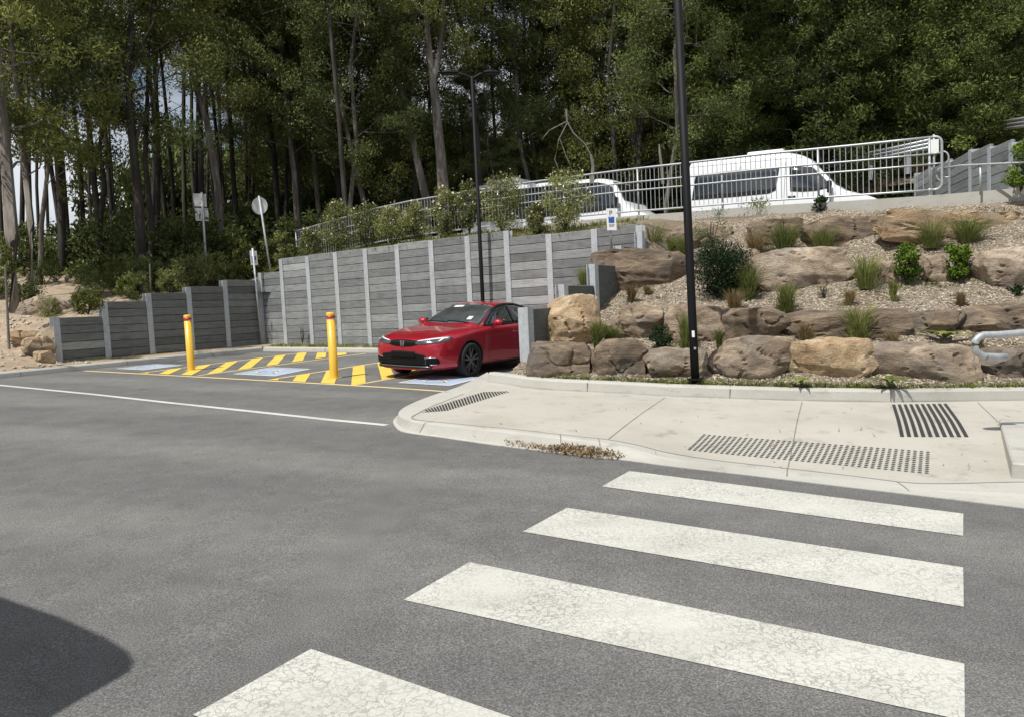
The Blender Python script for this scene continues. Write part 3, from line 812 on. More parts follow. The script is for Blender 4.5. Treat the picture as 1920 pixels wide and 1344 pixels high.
# bank between back wall top and railing
def bank(s, t):
    # s along back wall, t 0..1 from wall back to fence
    a = Bref+BD*s+UP*(interp([sts[0]]+[ (x+y)/2 for x, y in zip(sts[1:], sts[2:])], tops, s)-.10) - BN*.11
    if s > sts[-1]-.05: a = a-UP*min(1.6, 1.4*(s-sts[-1]+.05)+.25)
    if s < sts[0]: a = Bref+BD*s+UP*(tops[0]-.15-.35*(sts[0]-s)*.3)-BN*.11
    q = Vector((a.x, a.y, 0))-Vector((F0.x, F0.y, 0)); fd2 = Vector((FD.x, FD.y, 0)).normalized()
    e = edge(q.dot(fd2)/Vector((FD.x, FD.y, 0)).length)-FNb*.1-Vector((0, 0, .15))
    if t > 1:
        return e+FNb*(t-1)*3-Vector((0, 0, .3))
    p = a.lerp(e, t); p.z += math.sin(t*math.pi)*.08+noise.noise(p*1.5)*.05*sstep(0, .2, t); return p
o = sheet('planted_bank', frange(sts[0]-4, sts[-1]+3.0, 66), frange(0, 1.05, 14), bank, M['mulch']); tag(o, kind='structure')
# left bank
def hwall_left(s):
    return interp([lst[0]+stp*(i+.5) for i in range(5)], ltops, s)
def lbank(s, t):
    p = Lref+LD*s+UP*0 - LNn*t
    if t < .17 and t < .145:                                   # between the back of the kerb and the wall line
        a = K0+kd*(s-1.2+(Vector((Lref.x, Lref.y, 0))-Vector((K0.x, K0.y, 0))).dot(Vector((kd.x, kd.y, 0)).normalized())*1.0)
        kn = Vector((-kd.y, kd.x, 0)).normalized()
        q = p.copy(); q.z = 0; a0 = Vector((K0.x, K0.y, 0)); sk = (q-a0).dot(Vector((kd.x, kd.y, 0)).normalized())
        a = a0+Vector((kd.x, kd.y, 0)).normalized()*sk+kn*.15
        p = a.lerp(q, (t+.62)/.76) if t > -.6 else a
        return Vector((p.x, p.y, zg(p.x)+.118+(.0 if t <= -.6 else .02)+.3*max(0, (p-a).length-0)*(1-sstep(lst[0]-.9, lst[0]+.1, s))))
    base = zg(p.x)+.12
    if t < .16 and s > lst[0]-.1: z = base if t < .10 else Lref.z+hwall_left(s)-.2
    else: z = None
    wz = Lref.z+UP.z*hwall_left(max(s, lst[0]))-.16+.10*max(0, t-.2)
    f = sstep(lst[0]-.9, lst[0]+.1, s)
    natural = base+.30*max(0, t-.0)+.13*max(0, s+2.)
    natural = min(natural, wz+.2)
    if t >= .16 or s <= lst[0]-.1: z = lerp(natural, wz, f) if t > .16 else base+ .2*max(0, t+.6)*(1-f)
    z += noise.noise(Vector((p.x, p.y, 0))*.9)*.08*sstep(.0, .6, t)
    return Vector((p.x, p.y, z))
o = sheet('left_bank', frange(lst[0]-14, lst[-1]+.1, 90), [-.62, -.3, -.02, .14, .185, .3, .5, .8, 1.2, 1.8, 2.6, 3.6, 5, 7, 10], lbank, M['dirt']); tag(o, kind='structure')
# strip between kerb and back wall / left wall
def strip(s, t):
    k = K1+bd*s; k = k+Vector((-bd.y, bd.x, 0))*.14
    # nearest point on wall for the same s
    w_ = Bref+BD*(sts[0]+s*1.06)
    p = k.lerp(Vector((w_.x, w_.y, 0)), t); p.z = zg(p.x)+.115+.015*math.sin(t*3)+noise.noise(p*3)*.02; return p
o = sheet('verge', frange(-.2, 9.5, 40), frange(0, 1.02, 6), strip, M['dirt']); tag(o, kind='structure')
# forest floor: one big sheet to the horizon
def floor_z(x, y):
    z = 1.55+.055*max(0, x+10)*sstep(22, 30, y)+sstep(24, 60, y)*(.6)+.03*max(0, x)*sstep(30, 60, y)
    return min(z, 9)-.4*sstep(-12, -20, x)
xs = [-400, -200, -120]+frange(-80, 80, 60)+[120, 200, 400]; ys = frange(22.6, 80, 40)+[110, 160, 260, 500]
def ffloor(x, y):
    # pull the front edge behind the upper road
    q = Vector((x, y, 0)); d2 = (q-Vector((F0.x, F0.y, 0))).dot(FNb)
    z = floor_z(x, y)+noise.noise(q*.15)*.5*sstep(26, 40, y)
    if x > -9 and d2 < 15: z = min(z, 1.6 if d2 < 3 else 2.6)
    if y < 24 and x > 4: z = -.5
    return Vector((x, y, z))
o = sheet('forest_floor', xs, ys, ffloor, M['soil']); tag(o, kind='structure')
o = sheet('outer_ground', [-500, -45, 30, 500], [-500, -25, 22.7, 23.5], lambda x, y: (x, y, -.9 if x < 0 else -.35), M['soil']); tag(o, kind='structure')
import numpy as np
# ------------------------------------------------------------------ foliage
class Leaves:
    def __init__(s, seed=0): s.rng = np.random.default_rng(seed); s.V = []; s.T = []
    def cloud(s, c, n, rad, l, w, droop=0., tone=None, shell=.35, align=None):
        """n rhombic leaves in an ellipsoid of radii rad around c"""
        r = s.rng; rad = np.array(rad if hasattr(rad, '__len__') else (rad,)*3)
        d = r.normal(size=(n, 3)); d /= np.linalg.norm(d, axis=1)[:, None]
        q = (r.random(n)**shell)[:, None]; p = np.array(c)+d*q*rad
        a = r.normal(size=(n, 3)); a[:, 2] -= droop
        if align is not None: a += np.array(align)
        a /= np.linalg.norm(a, axis=1)[:, None]
        b = np.cross(a, r.normal(size=(n, 3))); b /= np.linalg.norm(b, axis=1)[:, None]
        L_ = (l*(.6+.8*r.random(n)))[:, None]; W = (w*(.6+.8*r.random(n)))[:, None]
        v = np.stack([p-a*L_/2, p+b*W/2, p+a*L_/2, p-b*W/2], axis=1)
        s.V.append(v); t = np.full(n, r.random() if tone is None else tone)*.7+r.random(n)*.3; s.T.append(t)
    def blades(s, c, n, h, spread, w, r0=.06, bend=.6):
        """grass blades: two quads each"""
        r = s.rng; c = np.array(c)
        az = r.random(n)*2*np.pi; rr = r0*np.sqrt(r.random(n)); hh = h*(.5+.6*r.random(n)); sp_ = spread*(.1+.95*r.random(n))
        o = c+np.stack([np.cos(az)*rr, np.sin(az)*rr, np.zeros(n)], 1)
        dirv = np.stack([np.cos(az), np.sin(az), np.zeros(n)], 1); sd = np.stack([-np.sin(az+r.normal(size=n)*.8), np.cos(az+r.normal(size=n)*.8), np.zeros(n)], 1)
        def P(t): return o+dirv*(sp_*t**1.7)[:, None]+np.array([0, 0, 1])*(hh*(t-bend*.45*t**3))[:, None]
        t0, t1, t2 = P(np.zeros(n)), P(np.full(n, .55)), P(np.ones(n)); ww = (w*(.6+.8*r.random(n)))[:, None]
        s.V.append(np.stack([t0-sd*ww/2, t0+sd*ww/2, t1+sd*ww*.4, t1-sd*ww*.4], 1)); s.V.append(np.stack([t1-sd*ww*.4, t1+sd*ww*.4, t2+sd*ww*.08, t2-sd*ww*.08], 1))
        tt = r.random(n); s.T += [tt, tt]
    def build(s, name, mat, parent=None, loc=None):
        V = np.concatenate(s.V).reshape(-1, 3); T = np.concatenate(s.T); n = len(T)
        if loc is not None: V = V-np.array(loc)
        me = bpy.data.meshes.new(name); me.vertices.add(len(V)); me.vertices.foreach_set('co', V.ravel().astype(np.float32))
        me.loops.add(n*4); me.loops.foreach_set('vertex_index', np.arange(n*4, dtype=np.int32))
        me.polygons.add(n); me.polygons.foreach_set('loop_start', np.arange(0, n*4, 4, dtype=np.int32))
        me.update(calc_edges=True); a = me.attributes.new('tone', 'FLOAT', 'FACE'); a.data.foreach_set('value', T.astype(np.float32))
        me.materials.append(mat); o = bpy.data.objects.new(name, me); COL.objects.link(o)
        if loc is not None: o.location = loc
        if parent: o.parent = parent
        return o

# ------------------------------------------------------------------ boulders
import bmesh
def boulder(c, size, mat, label, group, seed, rz=0, tilt=(0, 0), cuts=20, rough=.055):
    rnd = random.Random(seed); bm = bmesh.new(); bmesh.ops.create_icosphere(bm, subdivisions=5, radius=1)
    planes = []
    for _ in range(cuts):
        n = Vector((rnd.gauss(0, 1), rnd.gauss(0, 1), rnd.gauss(0, .8))).normalized(); planes.append((n, rnd.uniform(.89, 1.2)))
    for _ in range(4):      # slightly skewed main faces
        n = Vector((rnd.gauss(0, .16), -1, rnd.gauss(0, .22))).normalized(); planes.append((n, rnd.uniform(.86, .98)))
    n = Vector((rnd.gauss(0, .12), rnd.gauss(0, .1), 1)).normalized(); planes.append((n, .93))
    off = Vector((rnd.random()*50, rnd.random()*50, rnd.random()*50)); sx, sy, sz = [q/2 for q in size]
    for v in bm.verts:
        p = v.co; m_ = max(abs(p.x), abs(p.y), abs(p.z)); k = lerp(1, 1/m_, .93); p = p*k
        for n, d in planes:
            t = p.dot(n)-d
            if t > 0: p = p-n*t*.97
        q = Vector((p.x*sx, p.y*sy, p.z*sz)); nn = p.normalized()
        bz = q.z*11+noise.noise(Vector((q.x*.8, q.y*.8, q.z*2))+off)*3.2
        led = math.tanh(math.sin(bz)*3)*.010+noise.noise(Vector((q.x*1.6, q.y*1.6, q.z*9))+off)*.016
        ds = noise.noise(q*1.3+off)*rough*1.1+noise.noise(q*5+off)*rough*.45+noise.noise(q*14+off)*rough*.3+noise.noise(q*34+off)*rough*.16+led
        cr2 = abs(noise.noise(Vector((q.x*2.6, q.y*2.6, q.z*1.6))+off*2)); ds -= max(0, .035-cr2)*1.5
        v.co = q+nn*ds
    me = bpy.data.meshes.new('boulder'); bm.to_mesh(me); bm.free(); me.materials.append(mat)
    me.polygons.foreach_set('use_smooth', [True]*len(me.polygons))
    try: me.set_sharp_from_angle(angle=R(28))
    except Exception: pass
    o = bpy.data.objects.new('boulder', me); COL.objects.link(o); o.location = c; o.rotation_euler = (tilt[0], tilt[1], rz)
    return tag(o, label, 'boulder', group)
ROCKS = [
 # x0,y0,x1,y1, material, label, row
 (996,645,1116,712,'brown','dark brown low boulder at the foot of the galvanised end post',1),
 (1115,638,1222,709,'brown','dark reddish boulder second from the galvanised end post in the bottom row',1),
 (1219,656,1344,712,'tan','tan boulder standing behind the tall black pole, bottom row',1),
 (1341,641,1496,717,'tan','broad layered grey and tan boulder right of the tall black pole',1),
 (1493,636,1654,721,'gold','golden tan rounded boulder with a deep dark gap on its right side',1),
 (1650,646,1846,722,'tan','wide tan boulder with a flat top left of the curled handrail end',1),
 (1842,656,1985,720,'brown','purple brown boulder below the curled handrail end',1),
 (1029,561,1128,648,'gold','tall rounded golden boulder above the end of the stepped wall',2),
 (1146,577,1248,640,'tan','slanted tan boulder above the feathery shrub',2),
 (1246,568,1362,643,'tan','tan boulder behind the black pole in the second row',2),
 (1361,579,1474,642,'brown','cracked brown boulder just right of the black pole in the second row',2),
 (1470,583,1703,637,'brown','long low reddish brown boulder behind a pale tussock',2),
 (1706,585,1812,630,'brown','small square brown boulder in the second row with a pale twig in its gap',2),
 (1809,571,1990,628,'brown','long brown boulder in the second row at the right edge',2),
 (1114,472,1292,542,'brown','large brown block with slanting cracks right of the stepped wall top',3),
 (1414,469,1592,540,'pink','large pinkish boulder with pale patches in the third row',3),
 (1304,465,1418,500,'pink','pale flat boulder behind the dark juniper',3),
 (1640,489,1684,536,'tan','small pale boulder left of the bright green shrub',3),
 (1728,478,1780,534,'tan','small pale boulder between the two bright green shrubs',3),
 (1836,467,1990,537,'pink','sloping pale tan boulder in the third row at the right edge',3),
 (1159,423,1258,470,'brown','dark brown boulder beside the wheelchair parking sign',4),
 (1259,421,1372,468,'tan','reddish boulder behind the black pole in the top row',4),
 (1404,412,1504,458,'brown','dark low boulder half hidden by tussocks in the top row',4),
 (1508,407,1647,460,'brown','long dark brown boulder in the top row',4),
 (1649,397,1918,449,'gold','very long slab with a bright pale top in the top row',4),
]
for i, (x0, y0, x1, y1, mt, lab, row) in enumerate(ROCKS):
    pb = garden((x0+x1)/2, min(y1, 719)); Y = pb.y; W = (x1-x0)/F*Y; H = (y1-y0)/F*Y
    dp = max(.55, min(1.15, H*1.25+.25)); hh = H*1.35
    c = Vector((pb.x, pb.y+dp*(.56 if row == 1 else .42), 0)); 
    c.x = ((x0+x1)/2-960)/F*(pb.y+dp*.2); ztop = at((x0+x1)/2, y0, pb.y+dp*.25).z; c.z = ztop-hh*.47
    boulder(c, (W*1.04, dp, hh*1.02), M[mt], lab, 'boulders of the terraced garden', 100+i*7, rz=random.uniform(-.14, .14)-.1, tilt=(random.uniform(-.06, .06), random.uniform(-.05, .05)))
LR = [(38,563,106,608,'pink','large reddish boulder among the trees on the left bank',19.4,.5,.0),(99,566,128,597,'pink','smaller boulder leaning against the large reddish boulder',19.8,.4,0),
      (20,620,72,645,'gold','low flat golden boulder lying in the dirt on the left bank',17.6,.25,0),(48,634,98,674,'gold','golden boulder beside the first wall post',17.3,.3,0),(62,659,97,684,'gold','small brown faced rock at the kerb by the first wall post',16.95,.2,0)]
for i, (x0, y0, x1, y1, mt, lab, Y, dp, _) in enumerate(LR):
    c = at((x0+x1)/2, (y0+y1)/2+1, Y+.1); W = (x1-x0)/F*Y; H = (y1-y0)/F*Y
    boulder(c, (W*1.1, max(.5, W*.8), H*1.25), M[mt], lab, 'boulders on the left bank', 300+i*11, rz=.3*i, tilt=(0, -.35 if i == 0 else 0), rough=.04)
for i, (x0, y0, x1, y1, Y, lab) in enumerate([(1586,322,1612,352,27,'small tan boulder in front of the van nose beyond the railing'),(1611,320,1664,358,27,'large tan boulder in front of the van nose beyond the railing'),(1640,300,1690,326,28.5,'flat tan boulder at the foot of the far ramp railing'),(1688,292,1745,322,27.5,'pale boulder behind the railing end post')]):
    c = at((x0+x1)/2, (y0+y1)/2, Y); W = (x1-x0)/F*Y; H = (y1-y0)/F*Y
    boulder(c, (W*1.1, W*.9, H*1.3), M['gold'], lab, 'boulders beyond the upper road', 400+i*5, rz=.4*i, rough=.08)

# ------------------------------------------------------------------ tussocks and shrubs of the garden
TUFT = [(1220,471,50,55,'g','large spiky tussock beside the dark top row boulder left of the pole'),(1257,474,30,20,'g','small tussock just left of the pole in the top row'),(1277,476,36,26,'g','upright tussock touching the pole in the top row'),
 (1098,545,48,34,'g','tussock standing against the back of the stepped wall'),(1140,550,24,20,'g','short green tuft below the large brown block'),(1182,563,32,20,'b','brownish tuft below the large brown block'),(1211,548,16,14,'b','tiny dry tuft at the foot of the large brown block'),
 (1041,643,44,30,'g','tussock left of the tall rounded golden boulder'),(1118,651,52,26,'g','narrow tussock right of the tall rounded golden boulder'),(1143,642,36,36,'g','bushy tussock between golden and slanted boulders'),
 (1283,651,64,30,'g','tall tussock immediately left of the black pole in the second row'),(1344,658,42,13,'g','narrow upright tuft right of the black pole'),(1372,581,42,34,'b','straw coloured tussock right of the pole below the juniper'),
 (1399,560,72,44,'g','tall bright tussock at the right side of the dark juniper'),(1469,582,52,40,'g','tussock below the pinkish boulder'),(1412,474,44,42,'b','pale wispy tussock above the dark juniper'),
 (1466,469,54,62,'g','wide tussock above the pinkish boulder, left one of the pair'),(1538,469,46,44,'g','tussock above the pinkish boulder, right one of the pair'),(1654,450,32,26,'b','brownish tuft at the left end of the long pale slab'),
 (1739,464,52,50,'g','tussock in front of the long pale slab'),(1806,452,48,66,'g','drooping tussock in front of the right part of the long pale slab'),(1616,539,64,50,'g','rounded tussock right of the pinkish boulder'),
 (1667,561,36,15,'g','small upright green tuft below the bright green shrub'),(1587,568,28,20,'b','small brown tuft below the rounded tussock'),(1602,635,66,56,'g','large pale tussock in front of the long low reddish boulder'),
 (1504,644,42,28,'b','dry tussock above the golden tan rounded boulder'),(1664,650,32,30,'b','dry brown tuft between golden and wide tan boulders'),(1822,664,46,22,'b','thin dry tuft left of the curled handrail'),(1792,568,24,16,'b','tiny dry tuft in the mulch below the right green shrub')]
for i, (px, py, h, wd, k, lab) in enumerate(TUFT):
    p = garden(px, py); Y = p.y; hh = h/F*Y*1.22; ww = wd/F*Y*.5*1.25
    lv = Leaves(i+10); le = Vector((random.gauss(0, .05), random.gauss(0, .05), 0)); lv.blades(p-Vector((0, .12, .03)), 380, hh*1.1, ww*1.25, .0085, r0=ww*.3); lv.blades(p-Vector((0, .12, .03))+le, 90, hh*.6, ww*1.7, .008, r0=ww*.4, bend=1.3)
    if k == 'g': lv.blades(p-Vector((0, .12, .03)), 50, hh*1.3, ww*1.5, .008, r0=ww*.3)
    tag(lv.build('tussock', M['grass_g' if k == 'g' else 'grass_b'], loc=p), lab, 'tussock grass', 'tussock grasses of the terraced garden')
def twigs(root, p, h, r, n, mat, seed, rad=.012):
    rnd = random.Random(seed); mb = MB()
    for _ in range(n):
        a = rnd.random()*6.28; q = p+Vector((math.cos(a)*r*rnd.random(), math.sin(a)*r*rnd.random(), h*rnd.uniform(.6, 1)))
        mb.tube([p, p.lerp(q, .5)+Vector((rnd.uniform(-.05, .05), rnd.uniform(-.05, .05), .03)), q], [rad, rad*.7, rad*.3], 5)
    wpart(mb, 'stem', mat, root)
def shrub(name, px, py, h, wd, mat, label, n, l, w, P=None, Y=None, droop=0, cat='shrub', group=None, cl=14, stem='bark_d', seed=0, flowers=0, fill=.8):
    p = P if P is not None else (garden(px, py) if Y is None else at(px, py, Y)); Y = p.y; hh = h/F*Y; ww = wd/F*Y/2
    root = empty(name, p, label, cat, group); rnd = random.Random(seed+px)
    lv = Leaves(seed+int(px)); fl = Leaves(seed+3)
    for k in range(cl):
        a = rnd.random()*6.28; zz = rnd.random(); prof = math.sqrt(max(0, 1-(2*zz-1)**2))*.75+.1
        c = p+Vector((math.cos(a)*ww*prof*rnd.uniform(.35, 1)*.8, math.sin(a)*ww*prof*.8*rnd.uniform(.35, 1), hh*(.12+.78*zz)))
        rr = ww*.36*fill*rnd.uniform(.7, 1.25)
        lv.cloud(c, n//cl, (rr, rr, rr*.85), l, w, droop)
        if flowers: fl.cloud(c+Vector((0, -rr*.4, rr*.7)), flowers//cl, (rr*.9, rr*.7, rr*.5), .06, .05)
    if stem: twigs(root, p, hh*.8, ww*.7, 7, M[stem], seed+5)
    o = lv.build('foliage', mat); o.data.transform(Matrix.Translation(-p)); o.parent = root
    if flowers:
        o = fl.build('flower_heads', M['flower']); o['kind'] = 'stuff'; o.data.transform(Matrix.Translation(-p)); o.parent = root
    return root
shrub('green_shrub', 1701, 534, 80, 66, M['leaf_lime'], 'bright green leafy shrub, left one of the pair on the mulch', 2200, .05, .033, cl=26, seed=1, group='bright green shrubs')
shrub('green_shrub', 1793, 529, 80, 76, M['leaf_lime'], 'bright green leafy shrub, right one of the pair on the mulch', 2200, .05, .033, cl=26, seed=2, group='bright green shrubs', fill=.75)
shrub('green_shrub', 1745, 520, 44, 26, M['leaf_lime'], 'small thin green sprig between the two bright green shrubs', 220, .05, .03, cl=6, seed=3, group='bright green shrubs', fill=.8)
shrub('juniper', 1352, 556, 98, 132, M['juniper'], 'dense dark juniper right behind the tall black pole', 13000, .045, .017, cl=60, seed=4, fill=1.15)
shrub('sapling', 1336, 478, 88, 110, M['feather'], 'feathery young wattle sapling above the dark juniper', 1500, .05, .012, cl=30, seed=5, fill=.8)
shrub('feathery_shrub', 1236, 657, 46, 72, M['juniper'], 'low spreading blue green shrub left of the black pole', 1900, .05, .014, cl=18, seed=6)
shrub('low_weed', 1497, 652, 14, 30, M['weed'], 'small leafy weed at the left foot of the golden rounded boulder', 120, .06, .025, cl=5, seed=7, stem=None)
shrub('low_weed', 1540, 398, 26, 62, M['juniper'], 'dark leafy weed clump at the upper edge before the van', 700, .06, .03, cl=10, seed=8)
shrub('low_weed', 1420, 400, 24, 80, M['weed'], 'straggly weeds at the upper edge behind the tall pole', 400, .05, .02, cl=12, seed=9)
shrub('low_weed', 1900, 552, 16, 46, M['juniper'], 'flat dark green plant on the mulch at the right edge', 300, .06, .025, cl=8, seed=10, stem=None)
shrub('low_weed', 1545, 560, 36, 44, M['grass_b'], 'leafless brown twiggy plant below the pinkish boulder', 120, .05, .012, cl=8, seed=11)
shrub('edge_bush', 1915, 400, 96, 84, M['leaf_lime'], 'yellow green bush hanging over the upper edge at the right border', 2600, .05, .03, cl=22, seed=12, P=edge_px(1912)[0]-FNb*.4-Vector((0, 0, .1)))
# rosettes
def rosette(p, r, n, mat, label, seed):
    mb = MB(); rnd = random.Random(seed)
    for k in range(n):
        a = 6.283*k/n+rnd.uniform(-.2, .2); L_ = r*rnd.uniform(.7, 1.1); d = Vector((math.cos(a), math.sin(a), 0)); s_ = Vector((-d.y, d.x, 0))
        pts = [p+d*L_*t+Vector((0, 0, L_*(.75*t-.62*t*t))) for t in (0, .35, .7, 1)]; ws = [.02, .035, .028, .003]
        mb.add([q for pp, w_ in zip(pts, ws) for q in (pp-s_*w_, pp+s_*w_)], [(2*i, 2*i+1, 2*i+3, 2*i+2) for i in range(3)], rnd.random())
    tag(mb.build('rosette_plant', mat, loc=p), label, 'plant', 'spiky rosette plants')
rosette(garden(1646, 716)-Vector((0, .3, -.03)), .30, 13, M['weed'], 'green spiky rosette at the kerb below the dark gap between boulders', 1)
rosette(garden(1766, 642)-Vector((0, .1, -.08)), .36, 16, M['weed'], 'yellowish drooping rosette above the wide tan boulder', 2)
rosette(garden(1484, 714)-Vector((0, .3, -.02)), .22, 9, M['weed'], 'low green rosette at the kerb between two bottom boulders', 3)
# wood chips and ground weeds
lv = Leaves(77); gb = None
gv = bpy.data.objects['garden_bed'].data
fc = [(p.center.copy(), p.normal.copy(), p.area) for p in gv.polygons if p.area > 1e-5]
tot = sum(a for _, _, a in fc); rn = np.random.default_rng(5)
ctr = np.array([tuple(c) for c, _, _ in fc]); nor = np.array([tuple(n) for _, n, _ in fc]); pr = np.array([a for _, _, a in fc]); pr /= pr.sum()
ar = np.array([a for _, _, a in fc])
k = rn.choice(len(fc), 70000, p=pr); C_ = ctr[k]+rn.normal(size=(len(k), 3))*np.sqrt(ar[k])[:, None]*.35*np.array([1, 1, 0]); nn_ = nor[k]
# keep on plane
C_[:, 2] = ctr[k][:, 2]-((C_[:, 0]-ctr[k][:, 0])*nn_[:, 0]+(C_[:, 1]-ctr[k][:, 1])*nn_[:, 1])/np.maximum(nn_[:, 2], .2)+.008
a = rn.normal(size=C_.shape); a -= (a*nn_).sum(1)[:, None]*nn_*.9; a /= np.linalg.norm(a, axis=1)[:, None]; b_ = np.cross(nn_+rn.normal(size=C_.shape)*.35, a); b_ /= np.linalg.norm(b_, axis=1)[:, None]
l_ = (.010+.036*rn.random(len(k))**2)[:, None]; w_ = (.005+.010*rn.random(len(k)))[:, None]
lv.V.append(np.stack([C_-a*l_, C_+b_*w_, C_+a*l_, C_-b_*w_], 1)); lv.T.append(rn.random(len(k)))
M['chips'] = m_leaf('bark_chips', (.10, .07, .045), (.48, .42, .33), scale=6, trans=0, rough=.9)
tag(lv.build('bark_chips', M['chips']), 'loose bark chip mulch strewn between the garden boulders', 'mulch', kind='stuff')
lv = Leaves(78)
for i in range(900):
    px = random.uniform(985, 1960); t = abs(random.gauss(0, .035)); p = gpt(px, t*.9)
    k_ = RKpt(px); p = Vector((p.x, k_.y+.16+random.random()*.35, k_.z+.13))
    lv.blades(p, random.randint(5, 14), random.uniform(.04, .13), .09, .010, r0=.07)
for i in range(260):
    px = random.uniform(1060, 1960); p = gpt(px, random.choice((.12, .30, .34, .55, .60, .82, .95))+random.gauss(0, .03)); lv.blades(p, random.randint(6, 22), random.uniform(.04, .12), .10, .010, r0=.09)
tag(lv.build('weed_strip', M['weed']), 'short green weeds along the garden kerb and between the boulder rows', 'weeds', kind='stuff')
lv = Leaves(79)
for i in range(420):
    s = random.uniform(.0, 9.0); p = K1+bd*s+Vector((-bd.y, bd.x, 0))*random.uniform(.2, .6); p.z = zg(p.x)+.12
    lv.blades(p, random.randint(6, 16), random.uniform(.05, .16), .1, .012, r0=.08)
for i in range(120):
    s = random.uniform(lst[0], lst[-1]); p = Lref+LD*s+LNn*random.uniform(.05, .3); p.z = zg(p.x)+.12
    lv.blades(p, random.randint(4, 10), random.uniform(.04, .1), .07, .012, r0=.06)
tag(lv.build('verge_grass', M['grass_g']), 'ragged dry grass at the foot of the back and left walls', 'grass', kind='stuff')
for px, py, h in ((567, 640, 34), (600, 0, 0), (790, 640, 50)):
    if h: 
        p = G(px, py+12, .1)
        shrub('wall_weed', px, py, h*1.2, 16, M['grass_b'], 'tall dry weed stalk against the back wall '+('behind the red car bonnet' if px > 700 else 'left of the right bollard'), 60, .07, .015, cl=9, P=at(px, py+4, (Bref+BD*s_of(px, py)).y-.25), seed=21)
# leaf litter in the gutter
lv = Leaves(80)
for px, py, n, r in ((958,829,30,.10),(985,832,60,.12),(1010,836,80,.13),(1040,840,110,.14),(1065,842,250,.15),(1090,845,330,.15),(1115,849,230,.15),(1140,853,70,.13)):
    p = G(px, py, .03); lv.cloud(p+Vector((0, 0, .005)), n, (r*1.25, r*.8, .03+.02*(1060 < px < 1120)), .045, .014, 0)
tag(lv.build('leaf_litter', M['litter']), 'heap of dry brown leaves and twigs in the kerb gutter', 'leaf litter', kind='stuff')
lv = Leaves(81)
for i in range(60):
    px = random.choice((random.uniform(1150, 1920), random.uniform(760, 1900))); p = pathpt(px, random.uniform(760, 880), .012); lv.cloud(p, 1, .01, .06, .008)
tag(lv.build('fallen_twigs', M['litter']), 'a few small twigs and leaves lying loose on the path', 'leaf litter', kind='stuff')

mb = MB(); rs = random.Random(3)
for i in range(900):
    s_ = lst[0]+rs.uniform(-5, .4); t_ = rs.uniform(-.5, 3.5); p = lbank(s_, t_); r_ = rs.uniform(.012, .05)*(1.6 if rs.random() < .1 else 1)
    vs = [p+Vector((math.cos(a)*r_*rs.uniform(.7, 1.3), math.sin(a)*r_*rs.uniform(.7, 1.3), 0)) for a in (0, 1.25, 2.5, 3.8, 5)]; top = [v.lerp(p, .45)+Vector((0, 0, r_*.7)) for v in vs]
    mb.add(vs+top, [(k, (k+1) % 5, 5+(k+1) % 5, 5+k) for k in range(5)]+[(5, 6, 7, 8, 9)])
tag(mb.build('loose_stones', M['gravel']), 'loose pale stones scattered over the dirt of the left bank', 'gravel', kind='stuff')
# ------------------------------------------------------------------ bollards, poles, signs
def lathe(mb, base, prof, n=20, axis=None):
    ax = axis or UP; u = ax.orthogonal().normalized(); v = ax.cross(u); vs = []
    for r, z in prof:
        for k in range(n): g = 6.28318*k/n; vs.append(base+ax*z+(u*math.cos(g)+v*math.sin(g))*r)
    mb.add(vs, [(i*n+k, i*n+(k+1) % n, (i+1)*n+(k+1) % n, (i+1)*n+k) for i in range(len(prof)-1) for k in range(n)]+[tuple(range((len(prof)-1)*n, len(prof)*n))])
def bollard(px, py, top, label):
    p = G(px, py); h = (py-top)/F*p.y*1.0; root = empty('bollard', p, label, 'bollard', 'yellow steel bollards before the bays'); r = .077
    mb = MB(); lathe(mb, p-UP*.02, [(r, 0), (r, h-.115)]); wpart(mb, 'post', M['yellow_post'], root, True)
    mb = MB(); lathe(mb, p, [(r+.002, h-.115), (r+.002, h-.062)]); wpart(mb, 'reflective_band', M['red_band'], root, True)
    mb = MB(); lathe(mb, p, [(r+.003, h-.066), (r+.003, h-.022), (r*.9, h-.006), (r*.5, h)]); wpart(mb, 'cap', M['yellow_post'], root, True)
    mb = MB(); lathe(mb, p+UP*.0, [(r+.06, .0), (r+.06, .01), (r, .012)]); wpart(mb, 'base_plate', M['yellow_post'], root)
bollard(359, 694, 590, 'yellow bollard with red band standing in the left hatched zone')
bollard(627, 708.5, 585, 'yellow bollard with red band standing nearest the red car')
